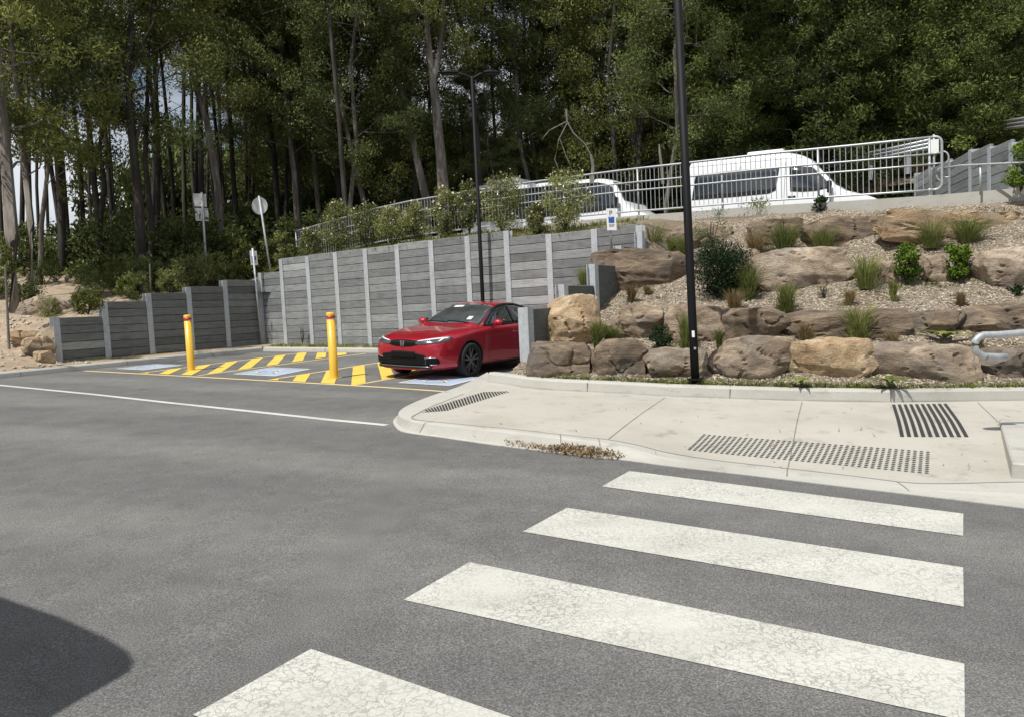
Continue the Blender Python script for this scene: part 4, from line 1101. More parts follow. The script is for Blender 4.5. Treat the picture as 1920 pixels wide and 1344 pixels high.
def lamp_pole(name, base, topp, r0, r1, label, heads=(), rate=1):
    root = empty(name, base, label, 'lamp post'); ax = (topp-base).normalized(); h = (topp-base).length
    mb = MB(); mb.tube([base-ax*.1, base+ax*.9, base+ax*h], [r0, r0*.97, r1], 14); wpart(mb, 'pole', M['black_pole'], root, True)
    mb = MB(); lathe(mb, base, [(r0+.05, 0), (r0+.05, .015), (r0, .02)], axis=ax); wpart(mb, 'base_plate', M['black_pole'], root)
    for sx in heads:
        mb = MB(); d = Vector((sx, 0, 0)); t = base+ax*(h-.05)
        mb.tube([t, t+d*.35+Vector((0, 0, .10)), t+d*.7+Vector((0, 0, .13))], [.03, .03, .025], 8)
        wpart(mb, 'arm', M['black_pole'], root)
        mb = MB(); c = t+d*.85+Vector((0, 0, .13)); k = 14
        ring = [c+Vector((math.cos(6.283*i/k)*.22, math.sin(6.283*i/k)*.12, 0)) for i in range(k)]
        r2 = [c+Vector((math.cos(6.283*i/k)*.15, math.sin(6.283*i/k)*.07, .05)) for i in range(k)]; r3 = [c+Vector((math.cos(6.283*i/k)*.19, math.sin(6.283*i/k)*.10, -.03)) for i in range(k)]
        mb.add(ring+r2+r3, [(i, (i+1) % k, k+(i+1) % k, k+i) for i in range(k)]+[((i+1) % k, i, 2*k+i, 2*k+(i+1) % k) for i in range(k)]+[tuple(range(k, 2*k)), tuple(range(3*k-1, 2*k-1, -1))])
        wpart(mb, 'lamp_head', M['black_pole'], root)
    return root
k_ = RKpt(1303); Yp = k_.y+.24
b0 = at(1303.5, 711, Yp); t0 = at(1268, -60, Yp+.02)
rt_ = lamp_pole('lamp_post', b0, t0, .056, .052, 'tall black lamp post in front of the boulder garden', heads=(1.0, -1.0))
mb = MB(); ax_ = (t0-b0).normalized(); mb.box(b0+ax_*.56+Vector((-.03, -.0575, 0)), (.035, 0, 0), (0, -.002, 0), ax_*.085); wpart(mb, 'label_plate', M['sign_white'], rt_)
mb = MB(); mb.box(b0+ax_*.40+Vector((-.012, -.0565, 0)), (.028, 0, 0), (0, -.002, 0), ax_*.03); wpart(mb, 'cover_bolt', M['rail'], rt_)
Yw = (Bref+BD*s_of(907, 560)).y
b1 = at(909.5, 645, Yw-.28); b1.z = zg(b1.x)+.12
lamp_pole('lamp_post', b1, at(885, 144, Yw-.28), .05, .04, 'black lamp post with two lamp heads rising behind the red car', heads=(.52, -.62))
lamp_pole('lamp_post', at(880, 420, 31), at(862, 196, 31), .05, .045, 'thin black lamp post with two heads beyond the minibus', heads=(.55, -.5))
lamp_pole('lamp_post', at(1215, 330, 36), at(1208, 165, 36), .04, .035, 'very thin black post in front of the forest between minibus and van', heads=())
lamp_pole('lamp_post', at(1818, 330, 34), at(1811, -40, 34), .05, .045, 'thin black lamp post against dark trees at the upper right', heads=(.6,))
def flat_text(mb, s, O, ux, uy, h):
    """blocky letters from strokes, cell .6 x 1"""
    G_ = {'P': [((0,0),(0,1)),((0,1),(.5,1)),((.5,1),(.5,.5)),((.5,.5),(0,.5))]}
    n = ux.cross(uy).normalized()
    for ch in s:
        for a, b in G_.get(ch, []):
            A = O+ux*a[0]*h+uy*a[1]*h; B = O+ux*b[0]*h+uy*b[1]*h; d = (B-A).normalized(); q = n.cross(d)*h*.075; A = A-d*h*.06; B = B+d*h*.06
            mb.add([A-q, B-q, B+q, A+q], [(0, 1, 2, 3)])
def parking_sign(O, ux, uy, wd, h, root):
    """O = lower left corner of the front face"""
    n = ux.cross(uy).normalized(); f = n if n.y < 0 else -n
    mb = MB(); mb.bbox(O-f*.004, ux*wd, uy*h, f*.004, .0015); wpart(mb, 'plate', M['sign_white'], root)
    mb = MB(); flat_text(mb, 'P', O+ux*wd*.36+uy*h*.70+f*.003, ux, uy, h*.19); wpart(mb, 'letter', M['sign_black'], root)
    mb = MB(); mb.add([O+ux*wd*.2+uy*h*.34+f*.003, O+ux*wd*.8+uy*h*.34+f*.003, O+ux*wd*.8+uy*h*.62+f*.003, O+ux*wd*.2+uy*h*.62+f*.003], [(0, 1, 2, 3)]); wpart(mb, 'blue_square', M['sign_blue'], root)
    mb = MB(); iso_symbol(mb, O+ux*wd*.48+uy*h*.48+f*.005, ux, uy, h*.25, 0); wpart(mb, 'wheelchair_symbol', M['sign_white'], root)
    mb = MB()
    for r_ in (.26, .21, .16):
        x = .22
        while x < .76:
            l_ = random.uniform(.03, .09); mb.add([O+ux*wd*x+uy*h*r_+f*.003, O+ux*wd*(x+l_)+uy*h*r_+f*.003, O+ux*wd*(x+l_)+uy*h*(r_+.022)+f*.003, O+ux*wd*x+uy*h*(r_+.022)+f*.003], [(0, 1, 2, 3)]); x += l_+.025
    wpart(mb, 'small_print', M['sign_black'], root)
# sign in the corner of the walls
Yc = corner.y-.2; ps = at(491, 650, Yc); ps.z = zg(ps.x)+.12
root = empty('parking_sign', ps, 'white wheelchair parking sign on a grey pole in the corner of the walls', 'sign', 'wheelchair parking signs')
tp = at(473.5, 466, Yc); mb = MB(); mb.tube([ps-UP*.1, tp], .03, 10); wpart(mb, 'pole', M['galv'], root, True)
ax_ = (tp-ps).normalized(); uxs = Vector((.75, -.45, 0)).normalized(); parking_sign(at(470.5, 497.5, Yc-.05), Vector((.72, .69, 0)).normalized(), ax_, .225, .43, root)
# sign on the last right wall post
root = empty('parking_sign', at(1146, 440, RE.y-.05), 'white wheelchair parking sign above the last post of the stepped wall', 'sign', 'wheelchair parking signs')
Ys = RE.y-.2; mb = MB(); mb.tube([at(1147, 470, Ys+.05), at(1143, 396, Ys+.05)], .024, 10); wpart(mb, 'pole', M['galv'], root, True)
parking_sign(at(1138.5, 432.5, Ys), Vector((1, -.08, 0)).normalized(), (at(1136.5, 394, Ys)-at(1138.5, 432.5, Ys)).normalized(), .195, .445, root)
# signs seen from behind
Yd = 24.0
root = empty('road_sign', at(389, 520, Yd), 'pair of square signs seen from behind on a grey pole left of the round one', 'sign', 'signs seen from behind')
b_, t_ = at(390, 545, Yd), at(378, 361, Yd); mb = MB(); mb.tube([b_, t_], .032, 10); wpart(mb, 'pole', M['galv_pale'], root, True)
a_ = (t_-b_).normalized()
for (x0, y0, x1, y1) in ((361.5, 362.5, 386, 387.5), (364.5, 389.5, 390, 414.5)):
    mb = MB(); q = [at(x0, y0+.5, Yd+.05), at(x1, y0+2, Yd+.05), at(x1+1.8, y1+1, Yd+.05), at(x0+2.5, y1, Yd+.05)]; mb.prism(q, (0, .006, 0)); wpart(mb, 'sign_plate', M['sign_back'], root)
root = empty('road_sign', at(508, 512, Yd), 'round sign seen from behind on a leaning grey pole', 'sign', 'signs seen from behind')
b_, t_ = at(511, 535, Yd), at(485.5, 368, Yd); mb = MB(); mb.tube([b_, t_], .032, 10); wpart(mb, 'pole', M['galv_pale'], root, True)
mb = MB(); c = at(486.8, 386.5, Yd+.05); k = 32; mb.prism([c+Vector((math.cos(6.2832*i/k)*.25, 0, math.sin(6.2832*i/k)*.272)) for i in range(k)], (0, .006, 0)); wpart(mb, 'sign_plate', M['sign_back'], root)

# ------------------------------------------------------------------ railing of the upper road
UPF = UP
def fp(s, h): return edge(s)+UP*h
sA, sB = edge_px(1742)[1], edge_px(1198)[1]; bay = (sB-sA)/3; HT = 1.14
root = empty('railing', edge(sA), 'long galvanised picket railing along the upper road edge', 'railing')
nb = 9; top = []
sEnd = edge_px(1765)[1]
for i in range(nb+1):
    s = sA+bay*i; mb = MB(); mb.tube([fp(s, -.02), fp(s, HT)], .024, 10)
    for hh in (.12, .62, .82): mb.tube([fp(s, hh-.03), fp(s, hh+.03)], .033, 10)
    mb.box(fp(s, 0)-FD*.06-FNb*.05, FD*.12, FNb*.1, UP*.012); wpart(mb, 'post', M['rail'], root, True)
for i in range(nb):
    s0, s1 = sA+bay*i, sA+bay*(i+1); mb = MB(); n_ = 19
    for k in range(1, n_): s = lerp(s0, s1, k/n_); mb.tube([fp(s, .12), fp(s, HT)], .0085, 6, cap=False)
    wpart(mb, 'pickets', M['rail'], root)
for hh, r in ((HT, .026), (.62, .019), (.82, .019), (.12, .021)):
    mb = MB(); mb.tube([fp(sA+bay*nb*q/30, hh) for q in range(31)], r, 10); wpart(mb, 'rail', M['rail'], root, True)
mb = MB(); pts = [fp(sA, HT)]
ds = (sEnd-sA)
for g in range(0, 7): a = R(90-15*g); pts.append(fp(sA+ds*(.45+.55*math.cos(a)), HT-.12+.12*math.sin(a)))
for g in range(0, 7): a = R(0-15*g); pts.append(fp(sA+ds*(.45+.55*math.cos(a)), .24+.12*math.sin(a)))
pts.append(fp(sA, .12)); mb.tube(pts, .025, 10)
for hh in (.62, .82): mb.tube([fp(sA, hh), fp(sEnd, hh)], .017, 8)
wpart(mb, 'end_loop', M['rail'], root, True)
# short railing returning into the slope at the far left end
s9_ = sA+bay*nb
root2 = empty('railing', edge(s9_), 'short picket railing turning away at the far left end', 'railing')
e0 = edge(s9_); dv = Vector((.75, 1.0, -.05)).normalized()
mb = MB()
for k in range(0, 24): q = e0+dv*(k*.12); mb.tube([q+UP*.12, q+UP*HT], .0085, 6, cap=False)
wpart(mb, 'pickets', M['rail'], root2)
mb = MB()
for hh in (HT, .62, .82, .12): mb.tube([e0+UP*hh, e0+dv*2.9+UP*hh], .02, 8)
wpart(mb, 'rail', M['rail'], root2)
# white box on the end post
root3 = empty('notice_plate', fp(sA, .9), 'small white notice plate on a thin post behind the railing end', 'sign')
q = fp(sA, 0)+FNb*.35-FD*(-.05)
mb = MB(); mb.tube([q, q+UP*1.25], .022, 8); wpart(mb, 'pole', M['rail'], root3, True)
mb = MB(); mb.bbox(q+UP*.86-FD*.09-FNb*.04, FD*.18, UP*.28, -FNb*.01, .003); wpart(mb, 'plate', M['sign_white'], root3)
# handrail continuing right along the edge
root = empty('handrail', edge(sEnd), 'low single handrail right of the railing end', 'handrail')
qs = [at(1768, 316, 14.9), at(1800, 311, 14.6), at(1860, 308, 14.1), at(1925, 305, 13.6), at(2000, 302, 13)]
mb = MB(); mb.tube(qs, .02, 10); mb.tube([at(1768, 333.5, 14.9), at(1780, 332.5, 14.8)], .018, 8); wpart(mb, 'rail', M['rail'], root, True)
mb = MB(); mb.tube([at(1838, 310, 14.3), at(1838.5, 366, 14.3)], .02, 8); wpart(mb, 'post', M['rail'], root, True)
mb = MB(); k = 12; c = fp(sEnd, .42)+FNb*.1; c2 = fp(sEnd, .75)+FNb*.25
for cc, sg in ((c, -1), (c2, 1)):
    mb.tube([cc+FD*sg*.10*math.sin(R(15*i))+UP*.13*math.cos(R(15*i)) for i in range(13)], .016, 8)
wpart(mb, 'loop_end', M['rail'], root, True)
# curled handrail end at the right picture edge
root = empty('handrail', at(1900, 720, 7), 'thick galvanised handrail with a curled end at the right picture edge', 'handrail')
Yh = 7.0; pts = [at(2120, 606, Yh), at(1980, 619, Yh), at(1905, 625.5, Yh), at(1872, 628, Yh)]
for g in range(1, 12): a = R(95+ (175/12)*g+0); pts.append(at(1852+25*math.cos(a), 648-20.5*math.sin(a), Yh))
pts += [at(1850, 668.5, Yh), at(1866, 669, Yh), at(1886, 669, Yh)]
mb = MB(); mb.tube(pts, .034, 14); wpart(mb, 'rail', M['rail'], root, True)
mb = MB(); mb.tube([at(2060, 612, Yh), at(2060, 612, Yh)-Vector((0, 0, 1.2))], .034, 12); wpart(mb, 'post', M['rail'], root, True)

# far right sleeper wall on the upper level
q0, q1, q2 = at(1715, 368, 22.5), at(1818, 366, 17.6), at(1990, 360, 13.6)
def seg_wall(A, B, n, tpx, label, group=None):
    D_ = level(B.x-A.x, B.y-A.y); Nn_ = D_.cross(UP); Nn_ = Nn_ if Nn_.dot(CAM-A) > 0 else -Nn_
    Lh = (Vector((B.x, B.y, 0))-Vector((A.x, A.y, 0))).length; P0_ = A-UP*.5
    hq = lambda px, py: (plane_hit(px, py, P0_, D_)-P0_).dot(UP)
    sts_ = [Lh*i/n for i in range(n+1)]
    def hts(k):  # heights from the pixel line tpx
        s = Lh*k/n; p = P0_+D_*s; px = 960+F*p.x/p.y; py = interp([a for a, _ in tpx], [b for _, b in tpx], px); return hq(px, py)
    pt = [hts(k) for k in range(n+1)]; tp_ = [hts(k+.5) for k in range(n)]
    return wall('upper_retaining_wall', P0_, D_, Nn_, sts_, tp_, label, (M['sleeper'], M['galv_pale']), post_tops=pt, seed=int(A.x*10))
seg_wall(q0, q1, 3, [(1715,330),(1765,309),(1815,290)], 'lower sleeper wall behind the railing end post')
seg_wall(q1, q2, 4, [(1818,285),(1863,276),(1925,266),(1990,255)], 'higher sleeper wall behind the single handrail at the right')
# guard rails beyond
def guard(name, A, B, label, h=.35, posts=3):
    root = empty(name, A, label, 'guard rail'); mb = MB(); d = (B-A)
    for z0 in (0, -.11, -.22): mb.tube([A+Vector((0, 0, z0)), B+Vector((0, 0, z0))], .045, 8)
    wpart(mb, 'rail', M['rail'], root, True)
    for i in range(posts):
        mb = MB(); q = A+d*((i+.5)/posts); mb.box(q+Vector((-.05, .05, -.9)), (.1, 0, 0), (0, .1, 0), (0, 0, .95)); wpart(mb, 'post', M['rail'], root)
guard('guard_rail', at(1548, 305, 28), at(1745, 263, 23), 'pale steel guard rail climbing behind the van roof')
guard('guard_rail', at(1884, 228, 24), at(1990, 212, 20), 'short piece of steel guard rail at the upper right edge', posts=1)
# block of the further wall/bank on the right, behind
o = sheet('upper_bank', frange(0, 1, 12), frange(0, 1, 8), lambda u, v: at(lerp(1560, 2050, u), lerp(lerp(352, 330, u), lerp(318, 245, u), v), lerp(lerp(29, 17, u), lerp(34, 26, u), v))+Vector((0, 0, noise.noise(Vector((u*9, v*5, 0)))*.15)), M['dirt']); tag(o, kind='structure')
# unseen roof added outside the frame to cast the rounded shadow at lower left
hS = 2.75; off = -sdir*(hS/-sdir.z)*-1
def shadow_src(px, py): g = G(px, py); return g-sdir*(hS/(-sdir.z))
root = empty('shelter', (-5.2, 1.2, 0), 'flat roofed shelter just outside the left edge that throws the rounded shadow', 'shelter')
ps_ = [shadow_src(-900, 900), shadow_src(0, 1118), shadow_src(110, 1155), shadow_src(200, 1195), shadow_src(240, 1220), shadow_src(252, 1240), shadow_src(243, 1258), shadow_src(215, 1275), shadow_src(160, 1305), shadow_src(60, 1365), shadow_src(-200, 1500)]
ps_ += [ps_[-1]+Vector((-3, 0, 0)), ps_[0]+Vector((-1.5, -1, 0))]
mb = MB(); mb.prism(ps_, (0, 0, -.12)); wpart(mb, 'roof', M['sign_back'], root, recalc=True)
for q in (ps_[3]+Vector((-.8, -.3, 0)), ps_[-2]+Vector((.3, .3, 0))):
    mb = MB(); mb.tube([Vector((q.x, q.y, 0)), Vector((q.x, q.y, hS-.12))], .05, 10); wpart(mb, 'post', M['galv'], root, True)
# ------------------------------------------------------------------ vehicles
def car_paint(name, col, metal=.45):
    m, nt, b = newmat(name)
    n = noi(nt, 900, 1, .5); r = ramp(nt, [(.4, [c*.9 for c in col]), (.6, [min(1, c*1.1) for c in col])]); nt.links.new(n.outputs[0], r.inputs[0])
    nt.links.new(r.outputs[0], b.inputs['Base Color']); b.inputs['Metallic'].default_value = metal; b.inputs['Roughness'].default_value = .33
    b.inputs['Coat Weight'].default_value = 1; b.inputs['Coat Roughness'].default_value = .03; return m
def glass(name, col=(.012, .014, .015)):
    m, nt, b = newmat(name); b.inputs['Base Color'].default_value = (*col, 1); b.inputs['Roughness'].default_value = .02
    n = noi(nt, 3, 3); r = ramp(nt, [(.4, col), (.6, [c*1.5 for c in col])]); nt.links.new(n.outputs[0], r.inputs[0]); nt.links.new(r.outputs[0], b.inputs['Base Color'])
    b.inputs['Specular IOR Level'].default_value = .9; b.inputs['Coat Weight'].default_value = 1; b.inputs['Coat Roughness'].default_value = .01; return m
M['red'] = car_paint('red_car_paint', (.47, .010, .03))
M['glass'] = glass('car_glass')
M['screen'] = glass('windscreen_glass', (.05, .055, .058))
M['chrome'] = plain('chrome', (.75, .76, .77), .12, metal=1, var=.02)
M['silver'] = plain('machined_alloy', (.5, .51, .52), .25, metal=.9, var=.05)
M['gloss_black'] = plain('gloss_black', (.005, .005, .006), .25, var=.05, coat=.15)
M['grille'] = plain('grille_black', (.004, .004, .004), .6, var=.05); M['grille'].node_tree.nodes['Principled BSDF'].inputs['Specular IOR Level'].default_value = .2
M['lamp'] = plain('headlamp_reflector', (.10, .105, .11), .15, metal=.6, var=.3, scale=30, coat=1)
M['drl'] = plain('lamp_strip', (.75, .77, .80), .15, var=.02, coat=1)
M['spoke'] = plain('dark_spokes', (.26, .26, .27), .3, metal=.8, var=.1)
M['tail'] = plain('red_tail_lamp', (.35, .01, .012), .2, var=.1, coat=1)
def loftbody(name, stations, section, mat, root, sub=2, close=True):
    vs = []; fs = []; n = None
    for y in stations:
        half = section(y); full = [(-x, z) for x, z in half[::-1]] ; full = [(x, z) for x, z in half]+[(-x, z) for x, z in half[::-1][1:-1]]
        n = len(full); vs += [(x, y, z) for x, z in full]
    k = len(stations)
    for j in range(k-1):
        for i in range(n): fs.append((j*n+i, j*n+(i+1) % n, (j+1)*n+(i+1) % n, (j+1)*n+i))
    h = len(section(stations[0]))
    for j, fl in ((0, 1), (k-1, 0)):      # end caps as ladders
        for i in range(h-1):
            a, b_, c, d = j*n+i, j*n+i+1, j*n+(n-i-1) % n, j*n+(n-i) % n
            f = [q for q in (a, b_, c, d)]; f2 = []
            for q in f:
                if q not in f2: f2.append(q)
            if len(f2) > 2: fs.append(tuple(f2) if fl else tuple(f2[::-1]))
    me = bpy.data.meshes.new(name); me.from_pydata(vs, [], fs); bm = bmesh.new(); bm.from_mesh(me); bmesh.ops.recalc_face_normals(bm, faces=bm.faces); bm.to_mesh(me); bm.free()
    me.materials.append(mat); me.polygons.foreach_set('use_smooth', [True]*len(me.polygons))
    o = bpy.data.objects.new(name, me); COL.objects.link(o); o.parent = root
    if sub: md = o.modifiers.new('s', 'SUBSURF'); md.levels = sub; md.render_levels = sub
    return o
def bake(o, cutters=()):
    tmp = []
    for c in cutters:
        md = o.modifiers.new('b', 'BOOLEAN'); md.operation = 'DIFFERENCE'; md.object = c; md.solver = 'EXACT'; tmp.append(c)
    bpy.context.view_layer.update(); dg = bpy.context.evaluated_depsgraph_get()
    me = bpy.data.meshes.new_from_object(o.evaluated_get(dg)); o.modifiers.clear(); o.data = me
    for c in tmp: bpy.data.objects.remove(c)
    return o
def bvh_of(o): 
    me = o.data; return BVHTree.FromPolygons([v.co.copy() for v in me.vertices], [tuple(p.vertices) for p in me.polygons])
def panel(bvh, top, bot, nu, nv, axis, off, name, mat, root, thick=.004, sgn=1):
    """glass or trim panel draped on the body. axis 'x': pts are (y,z) seen from side sgn; 'y': (x,z) from the front; 'z': (x,y) from above"""
    ts = frange(0, 1, nu)
    def poly(P, t):
        L_ = [0]
        for a, b in zip(P, P[1:]): L_.append(L_[-1]+math.hypot(a[0]-b[0], a[1]-b[1]))
        s = t*L_[-1]
        for i in range(len(P)-1):
            if s <= L_[i+1]+1e-9: q = (s-L_[i])/max(1e-9, L_[i+1]-L_[i]); return (lerp(P[i][0], P[i+1][0], q), lerp(P[i][1], P[i+1][1], q))
        return P[-1]
    V = []; F_ = []
    for j in range(nv):
        for t in ts:
            a = poly(top, t); b = poly(bot, t); u = lerp(b[0], a[0], j/(nv-1)); v = lerp(b[1], a[1], j/(nv-1))
            if axis == 'x': o = Vector((sgn*3, u, v)); d = Vector((-sgn, 0, 0))
            elif axis == 'y': o = Vector((u, -3, v)); d = Vector((0, 1, 0))
            elif axis == '-y': o = Vector((u, 12, v)); d = Vector((0, -1, 0))
            else: o = Vector((u, v, 5)); d = Vector((0, 0, -1))
            h = bvh.ray_cast(o, d)
            if h[0] is None: V.append(None)
            else:
                nn = h[1] if h[1].dot(d) < 0 else -h[1]; V.append(h[0]+nn*off)
    good = [v for v in V if v is not None]
    idx = {}; vs = []
    for i, v in enumerate(V):
        if v is not None: idx[i] = len(vs); vs.append(v)
    for j in range(nv-1):
        for i in range(nu-1):
            q = (j*nu+i, j*nu+i+1, (j+1)*nu+i+1, (j+1)*nu+i)
            if all(x in idx for x in q): F_.append([idx[x] for x in q])
    mb = MB(); mb.add(vs, F_); o = mb.build(name, mat, root, True, recalc=True)
    md = o.modifiers.new('t', 'SOLIDIFY'); md.thickness = thick; md.offset = 0
    return o
def wheel(root, x, y, r, wd, label=None, spokes=5, simple=False, mats=('rubber', 'gloss_black', 'silver')):
    wl = empty('wheel', (x, y, r)); wl.parent = root; sg = 1 if x > 0 else -1
    def L_(mb, prof, n=32):
        vs = [(sg*xx, rr*math.cos(6.28318*k/n), rr*math.sin(6.28318*k/n)) for rr, xx in prof for k in range(n)]
        mb.add(vs, [(i*n+k, i*n+(k+1) % n, (i+1)*n+(k+1) % n, (i+1)*n+k) for i in range(len(prof)-1) for k in range(n)])
    mb = MB(); L_(mb, [(r*.70, -wd/2), (r*.93, -wd/2), (r, -wd*.38), (r, wd*.38), (r*.95, wd/2), (r*.74, wd/2), (r*.70, wd*.42)])
    mb.build('tyre', M[mats[0]], wl, True)
    mb = MB(); L_(mb, [(r*.72, wd*.43), (r*.69, wd*.44), (r*.67, wd*.2), (r*.66, -wd*.1), (0.02, -wd*.1)])
    rim = mb.build('rim', M[mats[1]], wl, True)
    mb = MB(); n = spokes
    for k in range(n):
        for da in (-.13, .13):
            a = 6.28318*k/n+.3; a1 = a+da*1.7; a0 = a+da*.5
            c0 = Vector((sg*wd*.34, r*.12*math.cos(a0), r*.12*math.sin(a0))); c1 = Vector((sg*wd*.40, r*.68*math.cos(a1), r*.68*math.sin(a1)))
            d = (c1-c0); t = Vector((0, -d.z, d.y)).normalized()*(r*.045)
            mb.add([c0-t, c1-t*.8, c1+t*.8, c0+t, c0-t-Vector((sg*.04, 0, 0)), c1-t*.8-Vector((sg*.04, 0, 0)), c1+t*.8-Vector((sg*.04, 0, 0)), c0+t-Vector((sg*.04, 0, 0))], [(0, 1, 2, 3), (0, 4, 5, 1), (3, 2, 6, 7)])
    L_(mb, [(r*.13, wd*.28), (r*.13, wd*.36), (.001, wd*.37)], 16)
    mb.build('spokes', M[mats[2]], wl)
    return wl
def cyl(name, x0, x1, y, z, r, n=40):
    mb = MB(); mb.add([(x, y+r*math.cos(6.28318*k/n), z+r*math.sin(6.28318*k/n)) for x in (x0, x1) for k in range(n)], [(k, (k+1) % n, n+(k+1) % n, n+k) for k in range(n)]+[tuple(range(n-1, -1, -1)), tuple(range(n, 2*n))])
    return mb.build(name, None, None, recalc=True)
# ---- red hatchback
TH = 57.0; h_ = Vector((math.cos(R(TH)), math.sin(R(TH)), 0)); r_v = Vector((math.sin(R(TH)), -math.cos(R(TH)), 0))
carC = Vector((-1.915, 13.08, 0)); carC.z = zg(carC.x)
car = empty('car', carC, 'glossy red car parked in the right bay beside the stepped wall', 'car', rz=R(TH-90))
I = lambda pts: (lambda y: interp([a for a, _ in pts], [b for _, b in pts], y))
cw = I([(0,.52),(.04,.64),(.1,.735),(.2,.80),(.35,.85),(.6,.885),(.9,.90),(2.6,.90),(3.7,.895),(4.2,.86),(4.45,.78),(4.55,.66)])
czb = I([(0,.19),(.5,.17),(.9,.16),(3.7,.17),(4.2,.24),(4.55,.36)])
czt = I([(0,.69),(.03,.725),(.08,.755),(.2,.80),(.45,.86),(.8,.915),(1.1,.95),(1.35,.965),(2.5,.95),(3.6,.98),(4.1,1.03),(4.4,1.03),(4.55,.92)])
czs = I([(0,.61),(.05,.655),(.12,.69),(.25,.735),(.5,.79),(.8,.84),(1.2,.875),(1.6,.90),(2.4,.93),(3.5,.965),(4.1,.97),(4.4,.93),(4.55,.84)])
def csec(y):
    w_, b_, t, s = cw(y), czb(y), czt(y), czs(y)
    return [(0, b_), (.6*w_, b_), (.90*w_, b_+.015), (.965*w_, b_+.09), (w_*.992, .40), (w_*1.0, .54), (w_*.978, .5*(.56+s)+.01), (w_*.965, s-.02), (w_*.90, s+.28*(t-s)+.005), (w_*.74, s+.72*(t-s)+.012), (w_*.5, t-.012), (w_*.25, t-.004), (0, t)]
body = loftbody('body', [0,.03,.08,.16,.28,.42,.6,.8,1.0,1.2,1.4,1.7,2.1,2.6,3.1,3.5,3.8,4.1,4.3,4.45,4.55], csec, M['red'], car)
cut = [cyl('cut', .58, 1.2, .92, .33, .365), cyl('cut', -1.2, -.58, .92, .33, .365), cyl('cut', .58, 1.2, 3.655, .33, .365), cyl('cut', -1.2, -.58, 3.655, .33, .365)]
for c in cut: c.parent = car
body = bake(body, cut)
body.data.polygons.foreach_set('use_smooth', [True]*len(body.data.polygons))
try: body.data.set_sharp_from_angle(angle=R(35))
except Exception: pass
# cabin
gT = I([(1.20,.93),(1.3,.985),(1.5,1.08),(1.8,1.215),(2.05,1.315),(2.25,1.375),(2.5,1.408),(2.8,1.412),(3.1,1.385),(3.5,1.31),(3.9,1.19),(4.2,1.08),(4.35,1.0)])
gw = I([(1.2,.66),(1.5,.765),(1.9,.80),(3.0,.80),(3.7,.76),(4.35,.62)])
gr = I([(1.2,.60),(1.5,.655),(1.9,.625),(2.25,.575),(2.8,.56),(3.5,.53),(4.35,.50)])
def gsec(y):
    T, w_, rr = gT(y), gw(y), gr(y); e = max(.9, T-.055) if T > 1.0 else T-.02
    return [(0, .86), (w_, .86), (w_+.012, .91), (lerp(w_, rr, .5)+.01, lerp(.91, e, .5)), (rr+.012, e-.03), (rr-.03, e+.02), (rr*.6, T-.008), (0, T)]
cab = loftbody('roof', [1.20,1.3,1.5,1.8,2.05,2.25,2.5,2.8,3.1,3.5,3.9,4.2,4.35], gsec, M['red'], car); cab = bake(cab)
cab.data.polygons.foreach_set('use_smooth', [True]*len(cab.data.polygons))
gb, bb = bvh_of(cab), bvh_of(body)
